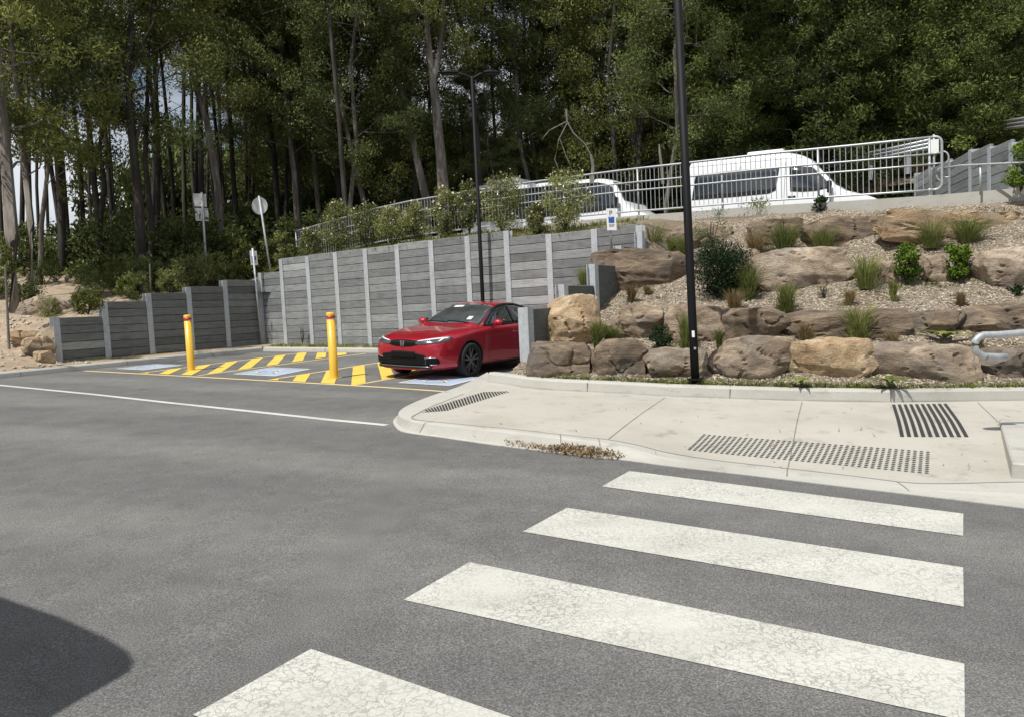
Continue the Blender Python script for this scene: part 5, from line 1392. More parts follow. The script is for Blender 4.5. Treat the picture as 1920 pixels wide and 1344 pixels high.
# windscreen (from above: x, y), side glass, trims
panel(gb, [(-.56,2.13),(-.3,2.17),(0,2.18),(.3,2.17),(.56,2.13)], [(-.70,1.42),(-.4,1.32),(0,1.285),(.4,1.32),(.70,1.42)], 25, 14, 'z', .006, 'windscreen', M['screen'], car)
for sg in (1, -1):
    w1 = panel(gb, [(1.60,.975),(1.75,1.07),(1.98,1.20),(2.2,1.285),(2.42,1.322),(2.53,1.33)], [(1.60,.955),(1.9,.957),(2.25,.96),(2.53,.965)], 18, 8, 'x', .005, 'side_window', M['glass'], car, sgn=sg)
    w2 = panel(gb, [(2.60,1.335),(2.9,1.325),(3.2,1.28),(3.45,1.215),(3.7,1.11)], [(2.60,.965),(3.0,.97),(3.4,.985),(3.7,1.03)], 14, 8, 'x', .005, 'side_window', M['glass'], car, sgn=sg)
    panel(gb, [(1.50,.955),(1.75,1.10),(1.98,1.228),(2.2,1.312),(2.45,1.352),(2.9,1.356),(3.3,1.285),(3.75,1.12)], [(1.56,.935),(1.78,1.07),(2.0,1.20),(2.2,1.287),(2.45,1.326),(2.9,1.33),(3.28,1.262),(3.72,1.10)], 30, 3, 'x', .009, 'window_surround', M['black'], car, sgn=sg)
    panel(gb, [(2.53,1.33),(2.60,1.335)], [(2.53,.965),(2.60,.965)], 3, 8, 'x', .008, 'door_pillar', M['gloss_black'], car, sgn=sg)
    panel(gb, [(1.5,.955),(2.0,.96),(2.6,.967),(3.75,1.03)], [(1.5,.93),(2.0,.935),(2.6,.94),(3.75,1.0)], 20, 3, 'x', .008, 'window_sill_trim', M['black'], car, sgn=sg)
    # headlamp: outer part wraps round the wing
    hl = panel(bb, [(sg*.30,.700),(sg*.45,.728),(sg*.60,.752),(sg*.73,.770),(sg*.80,.770),(sg*.822,.755)], [(sg*.30,.650),(sg*.45,.648),(sg*.60,.658),(sg*.73,.682),(sg*.80,.705),(sg*.822,.728)], 24, 7, 'y', .006, 'headlight', M['lamp'], car)
    d = panel(bb, [(sg*.34,.712),(sg*.45,.731),(sg*.60,.755),(sg*.73,.773),(sg*.79,.772)], [(sg*.34,.700),(sg*.45,.714),(sg*.60,.734),(sg*.73,.748),(sg*.79,.745)], 20, 3, 'y', .011, 'light_strip', M['drl'], car); d.parent = hl
    d = panel(bb, [(sg*.735,.765),(sg*.765,.765)], [(sg*.70,.70),(sg*.73,.702)], 3, 6, 'y', .011, 'lens_divider', M['drl'], car); d.parent = hl
    # fog recess
    fr = panel(bb, [(sg*.50,.405),(sg*.60,.418),(sg*.70,.418),(sg*.735,.40)], [(sg*.565,.315),(sg*.62,.285),(sg*.71,.29),(sg*.745,.325)], 12, 6, 'y', .005, 'air_inlet', M['grille'], car)
    d = panel(bb, [(sg*.50,.413),(sg*.60,.427),(sg*.70,.427)], [(sg*.50,.403),(sg*.60,.416),(sg*.70,.417)], 10, 3, 'y', .010, 'inlet_trim', M['chrome'], car); d.parent = fr
    d = panel(bb, [(sg*.60,.298),(sg*.71,.305)], [(sg*.60,.286),(sg*.71,.293)], 6, 3, 'y', .010, 'inlet_trim', M['silver'], car); d.parent = fr
    # door shut lines and handle
    mb = None
    for pts in ([(1.52,.92),(1.50,.7),(1.48,.45),(1.52,.27)], [(2.60,.96),(2.62,.7),(2.60,.45),(2.55,.27)]):
        panel(bb, [(a-.004, b) for a, b in pts], [(a+.004, b) for a, b in pts], 16, 2, 'x', .0015, 'shut_line', M['black'], car, thick=.001, sgn=sg)
    panel(bb, [(2.36,.80),(2.55,.805)], [(2.36,.775),(2.55,.78)], 6, 3, 'x', .018, 'door_handle', M['red'], car, thick=.02, sgn=sg)
    panel(bb, [(1.3,.235),(2.4,.235),(3.3,.24)], [(1.3,.185),(2.4,.185),(3.3,.19)], 16, 3, 'x', .006, 'sill_trim', M['black'], car, sgn=sg)
    # mirror
    mb = MB(); n = 10; Vv = []
    bm = bmesh.new(); bmesh.ops.create_icosphere(bm, subdivisions=3, radius=1)
    for v in bm.verts: p = v.co; v.co = Vector((sg*(.955+p.x*.105), 1.72+p.y*.075, 1.0+p.z*.068*(1-.2*p.x)))
    me = bpy.data.meshes.new('mirror'); bm.to_mesh(me); bm.free(); me.materials.append(M['red']); me.polygons.foreach_set('use_smooth', [True]*len(me.polygons))
    mo = bpy.data.objects.new('mirror', me); COL.objects.link(mo); mo.parent = car
    mb = MB(); mb.box((sg*.80, 1.69, .925), (sg*.14, 0, .02), (0, .07, 0), (0, 0, .03)); d = mb.build('mirror_arm', M['black'], mo)
    mb = MB(); mb.bbox((sg*.868-(0 if sg > 0 else .19), 1.80, .945), (.19, 0, 0), (0, .006, 0), (0, 0, .115), .002); d = mb.build('mirror_glass', M['glass'], mo)
    # arch trim
    mb = MB(); k = 26; rr0, rr1 = .355, .385
    for yc in (.92, 3.655):
        vs = []
        for i in range(k+1):
            a = R(-8+196*i/k)
            for rr in (rr0, rr1):
                hh = bb.ray_cast(Vector((sg*3, yc+.392*math.cos(a), .33+.392*math.sin(a))), Vector((-sg, 0, 0))); xx = abs(hh[0].x) if hh[0] else .88
                vs.append((sg*(xx+.004-.006*(rr == rr0)), yc+rr*math.cos(a), .33+rr*math.sin(a)))
        mb.add(vs, [(2*i, 2*i+1, 2*i+3, 2*i+2) for i in range(k)])
        n_ = 30; mb.add([(sg*x, yc+.36*math.cos(R(-10+200*i/n_)), .33+.36*math.sin(R(-10+200*i/n_))) for x in (.60, .885) for i in range(n_+1)]+[(sg*.60, yc, .33)], [(i, i+1, n_+2+i, n_+1+i) for i in range(n_)]+[(i, i+1, 2*n_+2) for i in range(n_)])
    mb.build('wheel_arch_liner', M['black'], car)
    for yc in (.92, 3.655): wheel(car, sg*.80, yc, .325, .22, spokes=5, mats=('rubber', 'black', 'spoke'))
# upper grille, lower grille, lip, badge
gx = [(-.36,.705),(-.2,.722),(0,.728),(.2,.722),(.36,.705)]
panel(bb, gx, [(-.36,.645),(-.2,.612),(0,.604),(.2,.612),(.36,.645)], 26, 6, 'y', .005, 'upper_grille', M['grille'], car)
lg = panel(bb, [(-.50,.475),(-.3,.50),(0,.505),(.3,.50),(.50,.475)], [(-.60,.262),(-.3,.255),(0,.253),(.3,.255),(.60,.262)], 26, 8, 'y', .004, 'lower_grille', M['grille'], car)
for zz in (.31, .345, .38, .415):
    d = panel(bb, [(-.56,zz+.006),(0,zz+.006),(.56,zz+.006)], [(-.56,zz),(0,zz),(.56,zz)], 20, 2, 'y', .010, 'grille_bar', M['gloss_black'], car); d.parent = lg
panel(bb, [(-.27,.525),(0,.53),(.27,.525)], [(-.29,.40),(0,.395),(.29,.40)], 16, 5, 'y', .014, 'number_plate_panel', M['grille'], car, thick=.01)
panel(bb, [(-.64,.262),(-.3,.258),(0,.256),(.3,.258),(.64,.262)], [(-.62,.228),(-.3,.222),(0,.22),(.3,.222),(.62,.228)], 26, 4, 'y', .016, 'front_lip', M['black'], car, thick=.02)
panel(bb, [(-.60,.267),(-.3,.263),(0,.261),(.3,.263),(.60,.267)], [(-.60,.259),(-.3,.255),(0,.253),(.3,.255),(.60,.259)], 26, 2, 'y', .024, 'lip_trim', M['silver'], car)
# badge: square ring with an H inside
hit = bb.ray_cast(Vector((0, -3, .665)), Vector((0, 1, 0)))[0]; yb = hit.y-.022; mb = MB()
out_ = [(-.052,.043),(.052,.043),(.038,-.046),(-.038,-.046)]; inn = [(-.043,.035),(.043,.035),(.031,-.038),(-.031,-.038)]
for i in range(4):
    j = (i+1) % 4; mb.prism([Vector((out_[i][0], yb, .665+out_[i][1])), Vector((out_[j][0], yb, .665+out_[j][1])), Vector((inn[j][0], yb, .665+inn[j][1])), Vector((inn[i][0], yb, .665+inn[i][1]))], (0, .012, 0))
for x0, x1 in ((-.030,-.020), (.020,.030)): mb.prism([Vector((x0*1.15, yb, .698)), Vector((x1*1.15, yb, .698)), Vector((x1*.85, yb, .63)), Vector((x0*.85, yb, .63))], (0, .012, 0))
mb.prism([Vector((-.02, yb, .669)), Vector((.02, yb, .669)), Vector((.02, yb, .66)), Vector((-.02, yb, .66))], (0, .012, 0))
mb.build('badge', M['chrome'], car)
# papers and wipers on the windscreen
panel(gb, [(.36,1.585),(.46,1.60)], [(.38,1.46),(.48,1.475)], 4, 4, 'z', .012, 'windscreen_sticker', M['sign_white'], car, thick=.001)
panel(gb, [(-.34,2.07),(-.10,2.075)], [(-.34,1.99),(-.10,1.995)], 5, 4, 'z', .012, 'toll_tag', M['sign_white'], car, thick=.001)
for x0, x1 in ((-.55, .02), (-.02, .52)):
    panel(gb, [(x0, 1.385),(x1, 1.335)], [(x0, 1.370),(x1, 1.320)], 10, 2, 'z', .020, 'wiper', M['black'], car, thick=.012)
mb = MB(); lathe(mb, Vector((.0, 3.35, 1.33)), [(.03, 0), (.02, .03), (.004, .07)], axis=Vector((0, 0, 1))); mb.build('aerial', M['gloss_black'], car)

car.scale = (.955, .955, .955)
# ---- vans
def van(name, root, L_, W, prof, belt, mats, windows, ws, wr=.35, wy=(1.0, 4.6), roofr=.12, sub=1):
    T = I(prof); w_ = lambda y: W*(interp([0, .12, .4, L_-.15, L_], [.80, .93, 1, 1, .95], y))
    def sec(y):
        t = T(y); ww = w_(y); b_ = .32; tb = min(belt, t-.06)
        k = max(0, min(1, (t-belt)/.9)); up_ = max(tb+.02, t-roofr)
        return [(0, b_), (ww*.94, b_), (ww, b_+.08), (ww*1.0, lerp(b_, tb, .5)), (ww*1.0, tb), (ww*lerp(.98, .945, k), lerp(tb, up_, .55)), (ww*lerp(.93, .885, k), up_), (ww*lerp(.82, .76, k), t-.02), (ww*.4, t), (0, t)]
    st = sorted(set([p[0] for p in prof]+frange(prof[-3][0]*.5, prof[-3][0]-.15, 5)+[L_-.004]))
    b = loftbody('body', st, sec, M[mats], root, sub)
    cs = [cyl('cut', sg*W*.65 if sg > 0 else -W*1.3, W*1.3 if sg > 0 else -W*.65, y, wr, wr*1.15) for sg in (1, -1) for y in wy]
    for c in cs: c.parent = root
    b = bake(b, cs); b.data.polygons.foreach_set('use_smooth', [True]*len(b.data.polygons))
    try: b.data.set_sharp_from_angle(angle=R(40))
    except Exception: pass
    bv = bvh_of(b)
    for sg in (1, -1):
        for nm, t_, bo in windows: panel(bv, t_, bo, 24, 6, 'x', .008, nm, M['glass'], root, sgn=sg)
        for y in wy: wheel(root, sg*W*.86, y, wr, .24, mats=('rubber', 'hub', 'hub'))
        hl = panel(bv, [(sg*W*.62,ws[3]+.10),(sg*W*.86,ws[3]+.13)], [(sg*W*.62,ws[3]-.05),(sg*W*.88,ws[3]-.04)], 8, 4, 'y', .01, 'headlight', M['drl'], root)
        panel(bv, [(sg*W*.80,1.15),(sg*W*.93,1.15)], [(sg*W*.80,.75),(sg*W*.93,.75)], 5, 6, '-y', .02, 'tail_light', M['tail'], root)
        mb = MB(); mb.bbox((sg*(W+.03)-(0 if sg > 0 else .2), ws[2]+.05, ws[4]+.0), (.2, 0, 0), (0, .1, 0), (0, 0, .34), .02); mb.build('mirror', M['black'], root)
    panel(bv, [(-W*ws[1],ws[6]),(0,ws[6]+.03),(W*ws[1],ws[6])], [(-W*ws[0],ws[5]),(0,ws[5]-.02),(W*ws[0],ws[5])], 14, 8, 'y', .01, 'windscreen', M['glass'], root)
    panel(bv, [(-W*.55,ws[3]+.02),(W*.55,ws[3]+.02)], [(-W*.5,ws[3]-.22),(W*.5,ws[3]-.22)], 10, 4, 'y', .012, 'grille', M['black'], root)
    panel(bv, [(-W*.75,1.95),(W*.75,1.95)], [(-W*.8,1.25),(W*.8,1.25)], 8, 5, '-y', .012, 'rear_window', M['glass'], root)
    return b, bv
def on_line(px, off):
    n = Vector((FD.y, -FD.x, 0)); P0_ = Vector((F0.x, F0.y, 0))+FNb*off; r = ray(px, 400); t = (P0_-Vector((0, 0, 0))).dot(n)/Vector((r.x, r.y, 0)).dot(n); return Vector((r.x, r.y, 0))*t
VO = 7.0; vf, vr = on_line(1662, VO), on_line(1306, VO); print('van length', (vf-vr).length)
Lv = (vf-vr).length; hd = (vr-vf).normalized(); ang = math.atan2(hd.y, hd.x)-math.pi/2
zr = at(1480, 291, (vf*.45+vr*.55).y).z; print('van roof z', zr)
van1 = empty('van', Vector((vf.x, vf.y, zr-2.62)), 'white high roofed passenger van with dark windows behind the railing', 'van', rz=ang)
k = Lv/5.9
prof = [(0,.80),(.05,.95),(.2,1.06),(.6,1.20),(1.05,1.33),(1.2,1.42),(1.6,1.86),(1.95,2.22),(2.25,2.44),(2.7,2.56),(3.2,2.61),(5.2,2.62),(5.74,2.60),(5.83,2.56),(5.88,2.46),(5.9,2.2)]
prof = [(a*k, b) for a, b in prof]
van('van', van1, Lv, .98, prof, 1.18, 'vanwhite', [
  ('side_window', [(2.92*k,2.06),(3.1*k,2.12),(4.4*k,2.12),(5.60*k,2.10)], [(3.00*k,1.42),(3.2*k,1.34),(4.4*k,1.32),(5.70*k,1.32)]),
  ('door_window', [(1.42*k,1.46),(1.72*k,1.80),(1.95*k,2.02),(2.62*k,2.10)], [(1.45*k,1.38),(1.8*k,1.32),(2.2*k,1.32),(2.56*k,1.36)])],
  (.80, .72, 1.3*k, .88, 1.22, 1.46, 2.16), wr=.34, wy=(1.02*k, 4.55*k))
mb = MB(); mb.bbox((-.55, 2.9*k, 2.60), (1.1, 0, 0), (0, 1.1, 0), (0, 0, .10), .04); mb.build('roof_unit', M['vanwhite'], van1)
# minibus
bf, br = on_line(1250, VO), on_line(896, VO); Lb = (bf-br).length; print('bus length', Lb)
zr = at(985, 336, lerp(br.y, bf.y, .3)).z
bus = empty('minibus', Vector((bf.x, bf.y, zr-2.95)), 'long white minibus with a dark window band behind the flowering bushes', 'minibus', rz=ang)
kb = Lb/7.9
prof = [(0,.85),(.05,1.05),(.2,1.22),(.55,1.36),(.9,1.5),(1.1,1.7),(1.3,2.05),(1.5,2.38),(1.75,2.55),(2.3,2.63),(5.2,2.66),(5.4,2.68),(5.8,2.8),(7.3,2.8),(7.75,2.68),(7.88,2.5),(7.9,2.3)]
prof = [(a*kb, b) for a, b in prof]
b, bv = van('minibus', bus, Lb, 1.05, prof, 1.3, 'vanwhite', [
  ('side_window', [(1.6*kb,2.30),(2.2*kb,2.44),(4.6*kb,2.46),(7.5*kb,2.46)], [(1.25*kb,1.50),(2.2*kb,1.42),(4.6*kb,1.36),(7.6*kb,1.36)])],
  (.82, .74, 1.2*kb, .95, 1.5, 1.75, 2.40), wr=.38, wy=(1.45*kb, 5.9*kb))
for y0 in (2.9, 4.2, 5.5, 6.6):
    for sg in (1, -1): panel(bv, [(y0*kb-.035,2.47),(y0*kb+.035,2.47)], [(y0*kb-.035,1.35),(y0*kb+.035,1.35)], 2, 4, 'x', .013, 'window_pillar', M['gloss_black'], bus, sgn=sg)
mb = MB(); mb.bbox((-.6, 5.6*kb, 2.74), (1.2, 0, 0), (0, 1.5, 0), (0, 0, .20), .06); mb.build('roof_unit', M['vanwhite'], bus)
# white sedan behind, only its corner shows between the two
qsed = on_line(1300, VO+2.2); sc_ = empty('car', Vector((qsed.x, qsed.y, zr-2.95+.35)), 'pale silver car whose roof shows between minibus and van', 'car', rz=ang)
cwi = lambda y: interp([0,.1,.4,4.2,4.5], [.6,.78,.88,.88,.7], y)
def ssec(y):
    t = interp([0,.1,.9,1.1,1.9,2.4,3.3,3.9,4.3,4.5], [.6,.72,.92,.96,1.38,1.45,1.42,1.1,1.05,.8], y); w_ = cwi(y)
    return [(0,.2),(w_*.95,.2),(w_,.5),(w_*.97,min(.9,t-.04)),(w_*(.74 if t > 1.2 else .9),max(t-.08,min(.9,t-.03))),(w_*.5,t),(0,t)]
sb = loftbody('body', [0,.1,.5,.9,1.1,1.5,1.9,2.4,3.3,3.9,4.3,4.5], ssec, M['sign_back'], sc_); sb = bake(sb); sv = bvh_of(sb)
for sg in (1, -1):
    panel(sv, [(1.5,1.1),(1.95,1.32),(2.6,1.36),(3.3,1.32),(3.7,1.1)], [(1.3,.95),(2,.95),(3,.96),(3.75,.99)], 16, 5, 'x', .006, 'side_window', M['glass'], sc_, sgn=sg)
    for yc in (.85, 3.55): wheel(sc_, sg*.80, yc, .31, .2, mats=('rubber', 'hub', 'hub'))

# ------------------------------------------------------------------ trees
def limb(mb, p, q, r0, r1, rnd, n=6, segs=4, wob=.06):
    pts = [p]; L_ = (q-p).length
    for i in range(1, segs+1):
        t = i/segs; w_ = Vector((rnd.gauss(0, 1), rnd.gauss(0, 1), rnd.gauss(0, .6)))*L_*wob*(1 if i < segs else .3); pts.append(p.lerp(q, t)+w_)
    mb.tube(pts, [lerp(r0, r1, i/segs) for i in range(segs+1)], n, cap=False); return pts
def tree_mesh(seed, H, r0, lo, spread, nb, nleaf, crad, ls=.17, lw=.05, droop=.7, top=True, trunkpts=None, sub=3, upw=.55, lean=0, taper=.25):
    """returns (trunk MB, Leaves) around the origin or along given trunk points"""
    rnd = random.Random(seed); mb = MB(); lv = Leaves(seed)
    if trunkpts is None:
        pts = [Vector((0, 0, -.4))]; x = Vector((0, 0, 0)); lx = rnd.gauss(0, .05)+lean; ly = rnd.gauss(0, .05)
        for i in range(1, 8): t = i/7; pts.append(Vector((lx*H*t+rnd.gauss(0, .12), ly*H*t+rnd.gauss(0, .12), H*t)))
    else: pts = [Vector(p) for p in trunkpts]; H = pts[-1].z-pts[0].z
    nS = len(pts)-1; mb.tube(pts, [r0*(1-(1-taper)*i/nS) for i in range(nS+1)], 9, cap=False)
    def on(t): f = t*nS; i = min(nS-1, int(f)); return pts[i].lerp(pts[i+1], f-i)
    for b in range(nb):
        t = lo+(1-lo)*((b+rnd.random()*.7)/nb); t = min(.995, t); p = on(t); a = b*2.4+rnd.gauss(0, .5)
        prof = math.sin(math.pi*min(1, max(.12, (t-lo)/(1-lo)*.8+.15)))**.6
        L_ = spread*prof*rnd.uniform(.55, 1.15); d = Vector((math.cos(a), math.sin(a), rnd.uniform(upw-.35, upw+.35))).normalized()
        q = p+d*L_; rb = max(.018, r0*.30*(1.1-t)); bp = limb(mb, p, q, rb, rb*.35, rnd, 5, 4)
        cs = [(bp[-1], 1.0), (bp[-2], .8)]
        for k in range(sub):
            bq = bp[2+k % 3]; e = bq+Vector((rnd.gauss(0, 1), rnd.gauss(0, 1), rnd.gauss(.35, .6))).normalized()*L_*rnd.uniform(.3, .5); limb(mb, bq, e, rb*.4, .012, rnd, 4, 2); cs.append((e, .8))
        for c, f in cs:
            rr = crad*f*rnd.uniform(.65, 1.2); lv.cloud(c, int(nleaf*f), (rr, rr, rr*.7), ls, lw, droop, shell=.45)
    return mb, lv
def tree(name, loc, label, group, leafmat, barkmat, **k):
    mb, lv = tree_mesh(**k); root = empty(name, loc, label, 'tree', group)
    mb.build('trunk', barkmat, root, True); 
    if lv.V: lv.build('crown', leafmat, root)
    return root
def keytree(name, Y, pxs, r0, label, leafmat, barkmat, seed, extra=(), **k):
    """tree whose trunk was measured in the photo: pxs = (px, py) from base up"""
    pts = [at(a, b, Y) for a, b in pxs]; base = pts[0].copy(); base.z = min(base.z, floor_z(base.x, base.y)-.2)
    loc = base; pts = [p-loc for p in pts]; pts = [Vector((0, 0, 0))]+pts
    while len(pts) < 6: 
        pts = [q for a, b in zip(pts, pts[1:]) for q in (a, a.lerp(b, .5))]+[pts[-1]]
    mb, lv = tree_mesh(seed=seed, r0=r0, trunkpts=pts, H=1, **k)
    for ex in extra: e = [at(a, b, Y)-loc for a, b, *_ in ex[1:]]; mb.tube(e, [ex[0]*(1-.6*i/(len(e)-1)) for i in range(len(e))], 7, cap=False)
    root = empty(name, loc, label, 'tree', 'eucalypts with visible trunks'); mb.build('trunk', barkmat, root, True)
    if lv.V: lv.build('crown', leafmat, root)
    return root
A_, B_, P_, D_, W_ = M['leaf_a'], M['leaf_b'], M['bark_p'], M['bark_d'], M['leaf_w']
cfg = dict(lo=.42, spread=3.2, nb=22, nleaf=230, crad=.72, ls=.13, lw=.045)
KT = [
 ('gum_tree',19.5,[(30,600),(22,440),(8,250),(-10,60),(-22,-120)],.23,'thick pale grey trunk at the left picture edge',P_,A_,{}),
 ('gum_tree',21,[(60,575),(58,420),(40,250),(20,60),(0,-120)],.13,'thinner grey trunk just right of the thick pale one at the left edge',P_,B_,{}),
 ('gum_tree',23,[(75,560),(78,420),(92,300),(110,120),(120,-100)],.10,'slim leaning grey trunk above the reddish boulder',P_,A_,{}),
 ('gum_tree',25,[(118,545),(116,400),(104,250),(98,100),(80,-120)],.17,'straight dark trunk left of the forked tree',D_,B_,{}),
 ('gum_tree',25,[(190,520),(186,420),(176,340),(168,240),(150,90),(140,-120)],.15,'dark forked trunk against the pale sky gap at left',D_,A_,{'extra':[(.10,(186,420),(196,350),(186,280),(205,180),(215,60))],'lo':.6}),
 ('gum_tree',23.5,[(265,530),(262,400),(248,260),(238,130),(250,0),(262,-150)],.19,'heavy dark trunk left of the square sign backs',D_,A_,{'extra':[(.07,(250,280),(262,240),(285,190),(300,120)),(.06,(240,150),(262,90),(290,40))]}),
 ('gum_tree',24.5,[(286,530),(284,420),(272,300),(276,200),(280,60),(290,-120)],.13,'dark trunk close beside the heavy one',D_,B_,{}),
 ('gum_tree',27,[(418,500),(408,350),(388,230),(350,110),(318,0),(290,-130)],.17,'leaning trunk curving left above the square sign backs',P_,A_,{'extra':[(.06,(380,210),(392,120),(380,20))]}),
 ('gum_tree',29,[(560,450),(552,330),(542,240),(530,120),(520,0),(500,-150)],.14,'pale thin trunk above the left end of the railing',P_,B_,{}),
 ('gum_tree',31,[(640,400),(628,300),(618,200),(600,90),(590,-100)],.15,'dark trunk behind the left part of the railing',D_,A_,{}),
 ('gum_tree',28,[(800,380),(782,300),(760,200),(732,100),(715,20),(700,-150)],.18,'long brown trunk leaning left of the pale forked gum',P_,B_,{'lo':.6}),
 ('gum_tree',27,[(832,370),(826,290),(815,180),(806,110),(800,40),(792,-120)],.24,'large pale forked gum in the middle of the photograph',P_,A_,{'extra':[(.13,(812,150),(826,90),(832,30),(828,-60)),(.05,(808,120),(780,60),(770,0))],'lo':.62}),
 ('gum_tree',29,[(900,360),(892,230),(880,120),(868,60),(846,-20),(835,-130)],.15,'slender trunk crossing the bright sky gap near the lamp heads',D_,A_,{'lo':.7}),
 ('gum_tree',33,[(1010,340),(1005,240),(1000,140),(1012,20),(1015,-120)],.14,'dark trunk behind the bushes right of the lamp post',D_,B_,{}),
 ('gum_tree',32,[(1190,320),(1188,230),(1182,120),(1180,20),(1192,-130)],.22,'stout pale trunk right of the dead branches',P_,A_,{'extra':[(.10,(1182,110),(1196,50),(1208,-20))],'lo':.6}),
 ('gum_tree',34,[(1250,310),(1246,200),(1240,90),(1250,-110)],.14,'dark trunk just left of the tall black lamp post',D_,A_,{}),
 ('gum_tree',31,[(1322,300),(1318,210),(1316,120),(1325,30),(1330,-110)],.10,'thin pale trunk just right of the tall black lamp post',P_,B_,{'lo':.7}),
 ('gum_tree',30,[(1766,260),(1770,150),(1771,60),(1768,-20),(1764,-160)],.26,'tall mottled white gum trunk at the upper right',P_,A_,{'lo':.75}),
]
for i, (nm, Y, px, r0, lab, bk, lf, ex) in enumerate(KT):
    c2 = dict(cfg); extra = ex.get('extra', ()); c2['lo'] = ex.get('lo', .5 if px[0][0] < 430 else .4); c2['nb'] = 14 if px[0][0] < 430 else 9 if 790 < px[0][0] < 905 else 20
    keytree(nm, Y, px, r0, lab, lf, bk, 500+i*3, extra=extra, **c2)
# dead bleached branch tree
mb = MB(); Y = 26; rnd = random.Random(4)
for r0, pts in ((.035, [(1062,206),(1063,228),(1075,250),(1098,272),(1112,300),(1112,330)]), (.022, [(1063,232),(1048,262),(1040,300),(1052,330)]), (.018, [(1050,262),(1060,290),(1072,318)]), (.02, [(1063,228),(1030,245),(1016,262)]), (.02, [(1098,272),(1112,268)]), (.08, [(1110,345),(1112,312),(1108,290)])):
    mb.tube([at(a, b, Y) for a, b in pts], [r0*(1-.5*i/(len(pts)-1)) for i in range(len(pts))], 7)
o = mb.build('dead_tree', M['bark_w'], loc=at(1110, 345, Y)); tag(o, 'dead bleached tree with bare drooping branches behind the minibus', 'tree')
mb = MB(); mb.tube([at(a, b, 25) for a, b in ((1243,345),(1240,310),(1237,285),(1236,271))], [.06, .05, .04, .02], 7)
tag(mb.build('dead_stump', M['bark_w'], loc=at(1243, 345, 25)), 'slim bleached stump standing above the railing left of the van', 'tree stump')
# filler forest: prototypes then copies
protos = []
for i, kw in enumerate((
  dict(seed=11, H=19, r0=.13, lo=.16, spread=3.7, nb=36, nleaf=230, crad=.74, ls=.13, lw=.045),
  dict(seed=12, H=22, r0=.15, lo=.26, spread=4.0, nb=36, nleaf=240, crad=.78, ls=.13, lw=.045),
  dict(seed=13, H=16, r0=.10, lo=.10, spread=3.2, nb=36, nleaf=230, crad=.72, ls=.13, lw=.045),
  dict(seed=14, H=20, r0=.11, lo=.22, spread=3.2, nb=32, nleaf=230, crad=.74, ls=.13, lw=.045, lean=.1))):
    protos.append((kw, ))
FOR = []   # x, y, proto, scale, rot
rnd = random.Random(42)
def infr(px, Y, pr, sc=1.0): x = (px-960)/F*Y; FOR.append((x, Y, pr, sc))
for px in frange(-60, 1280, 50)[:0]+[(-60)+48*q for q in range(28)]: infr(px+rnd.uniform(-22, 22), rnd.uniform(27.5, 33), rnd.choice((0, 1, 3)), rnd.uniform(.85, 1.1))
for px in [300+58*q for q in range(29)]: infr(px+rnd.uniform(-22, 22), rnd.uniform(36, 42), rnd.choice((0, 1, 2, 3)), rnd.uniform(.9, 1.2))
for px in [460+74*q for q in range(21)]: infr(px+rnd.uniform(-20, 20), rnd.uniform(47, 58), rnd.choice((0, 2, 3)), rnd.uniform(1.0, 1.35))
for px in [-60+74*q for q in range(7)]: infr(px+rnd.uniform(-20, 20), rnd.uniform(38, 58), rnd.choice((1, 3)), rnd.uniform(.95, 1.2))
protos.append((dict(seed=15, H=21, r0=.11, lo=.46, spread=3.0, nb=17, nleaf=230, crad=.74, ls=.13, lw=.045),))
protos.append((dict(seed=16, H=22, r0=.10, lo=.62, spread=2.4, nb=10, nleaf=190, crad=.7, ls=.13, lw=.045, sub=2, taper=.4),))
FOR = [(x, y, (4 if 960+F*x/y < 450 else pr), sc) for x, y, pr, sc in FOR]
for q in range(26): infr(-30+q*30+rnd.uniform(-12, 12), rnd.uniform(26, 44), 5, rnd.uniform(.85, 1.1))
for q in range(10): infr(930+q*38+rnd.uniform(-12, 12), rnd.uniform(34, 40), 5, rnd.uniform(.85, 1.1))
FOR = [(x, y, pr, sc*(.46 if 790 < 960+F*x/y < 950 and pr != 5 else 1)) for x, y, pr, sc in FOR if not (y > 36 and 60 < 960+F*x/y < 330 and rnd.random() < .6)]
made = {}
FLAB = ['tall dark eucalypt standing in the dense forest behind the walls', 'tall thin crowned eucalypt standing in the dense forest behind the walls', 'low branched bushy eucalypt standing in the dense forest behind the walls', 'leaning slim eucalypt standing in the dense forest behind the walls', 'high crowned eucalypt', 'thin dark eucalypt']
ZN = [(-200,'at the far left edge'),(60,'behind the reddish boulder'),(150,'behind the first panels of the left wall'),(250,'behind the middle of the left wall'),(340,'behind the square sign backs'),(430,'behind the round sign back'),(520,'behind the left end of the railing'),(610,'behind the first flowering bushes'),(700,'behind the third flowering bush'),(780,'left of the pale forked gum'),(850,'behind the double headed lamp post'),(930,'behind the tail of the minibus'),(1020,'behind the middle of the minibus'),(1100,'behind the nose of the minibus'),(1180,'between minibus and tall pole'),(1270,'behind the tall black lamp post'),(1350,'behind the rear of the van'),(1450,'behind the middle of the van'),(1550,'behind the nose of the van'),(1650,'behind the sloping guard rail'),(1750,'behind the mottled white gum'),(1850,'in the upper right corner')]
seen = {}
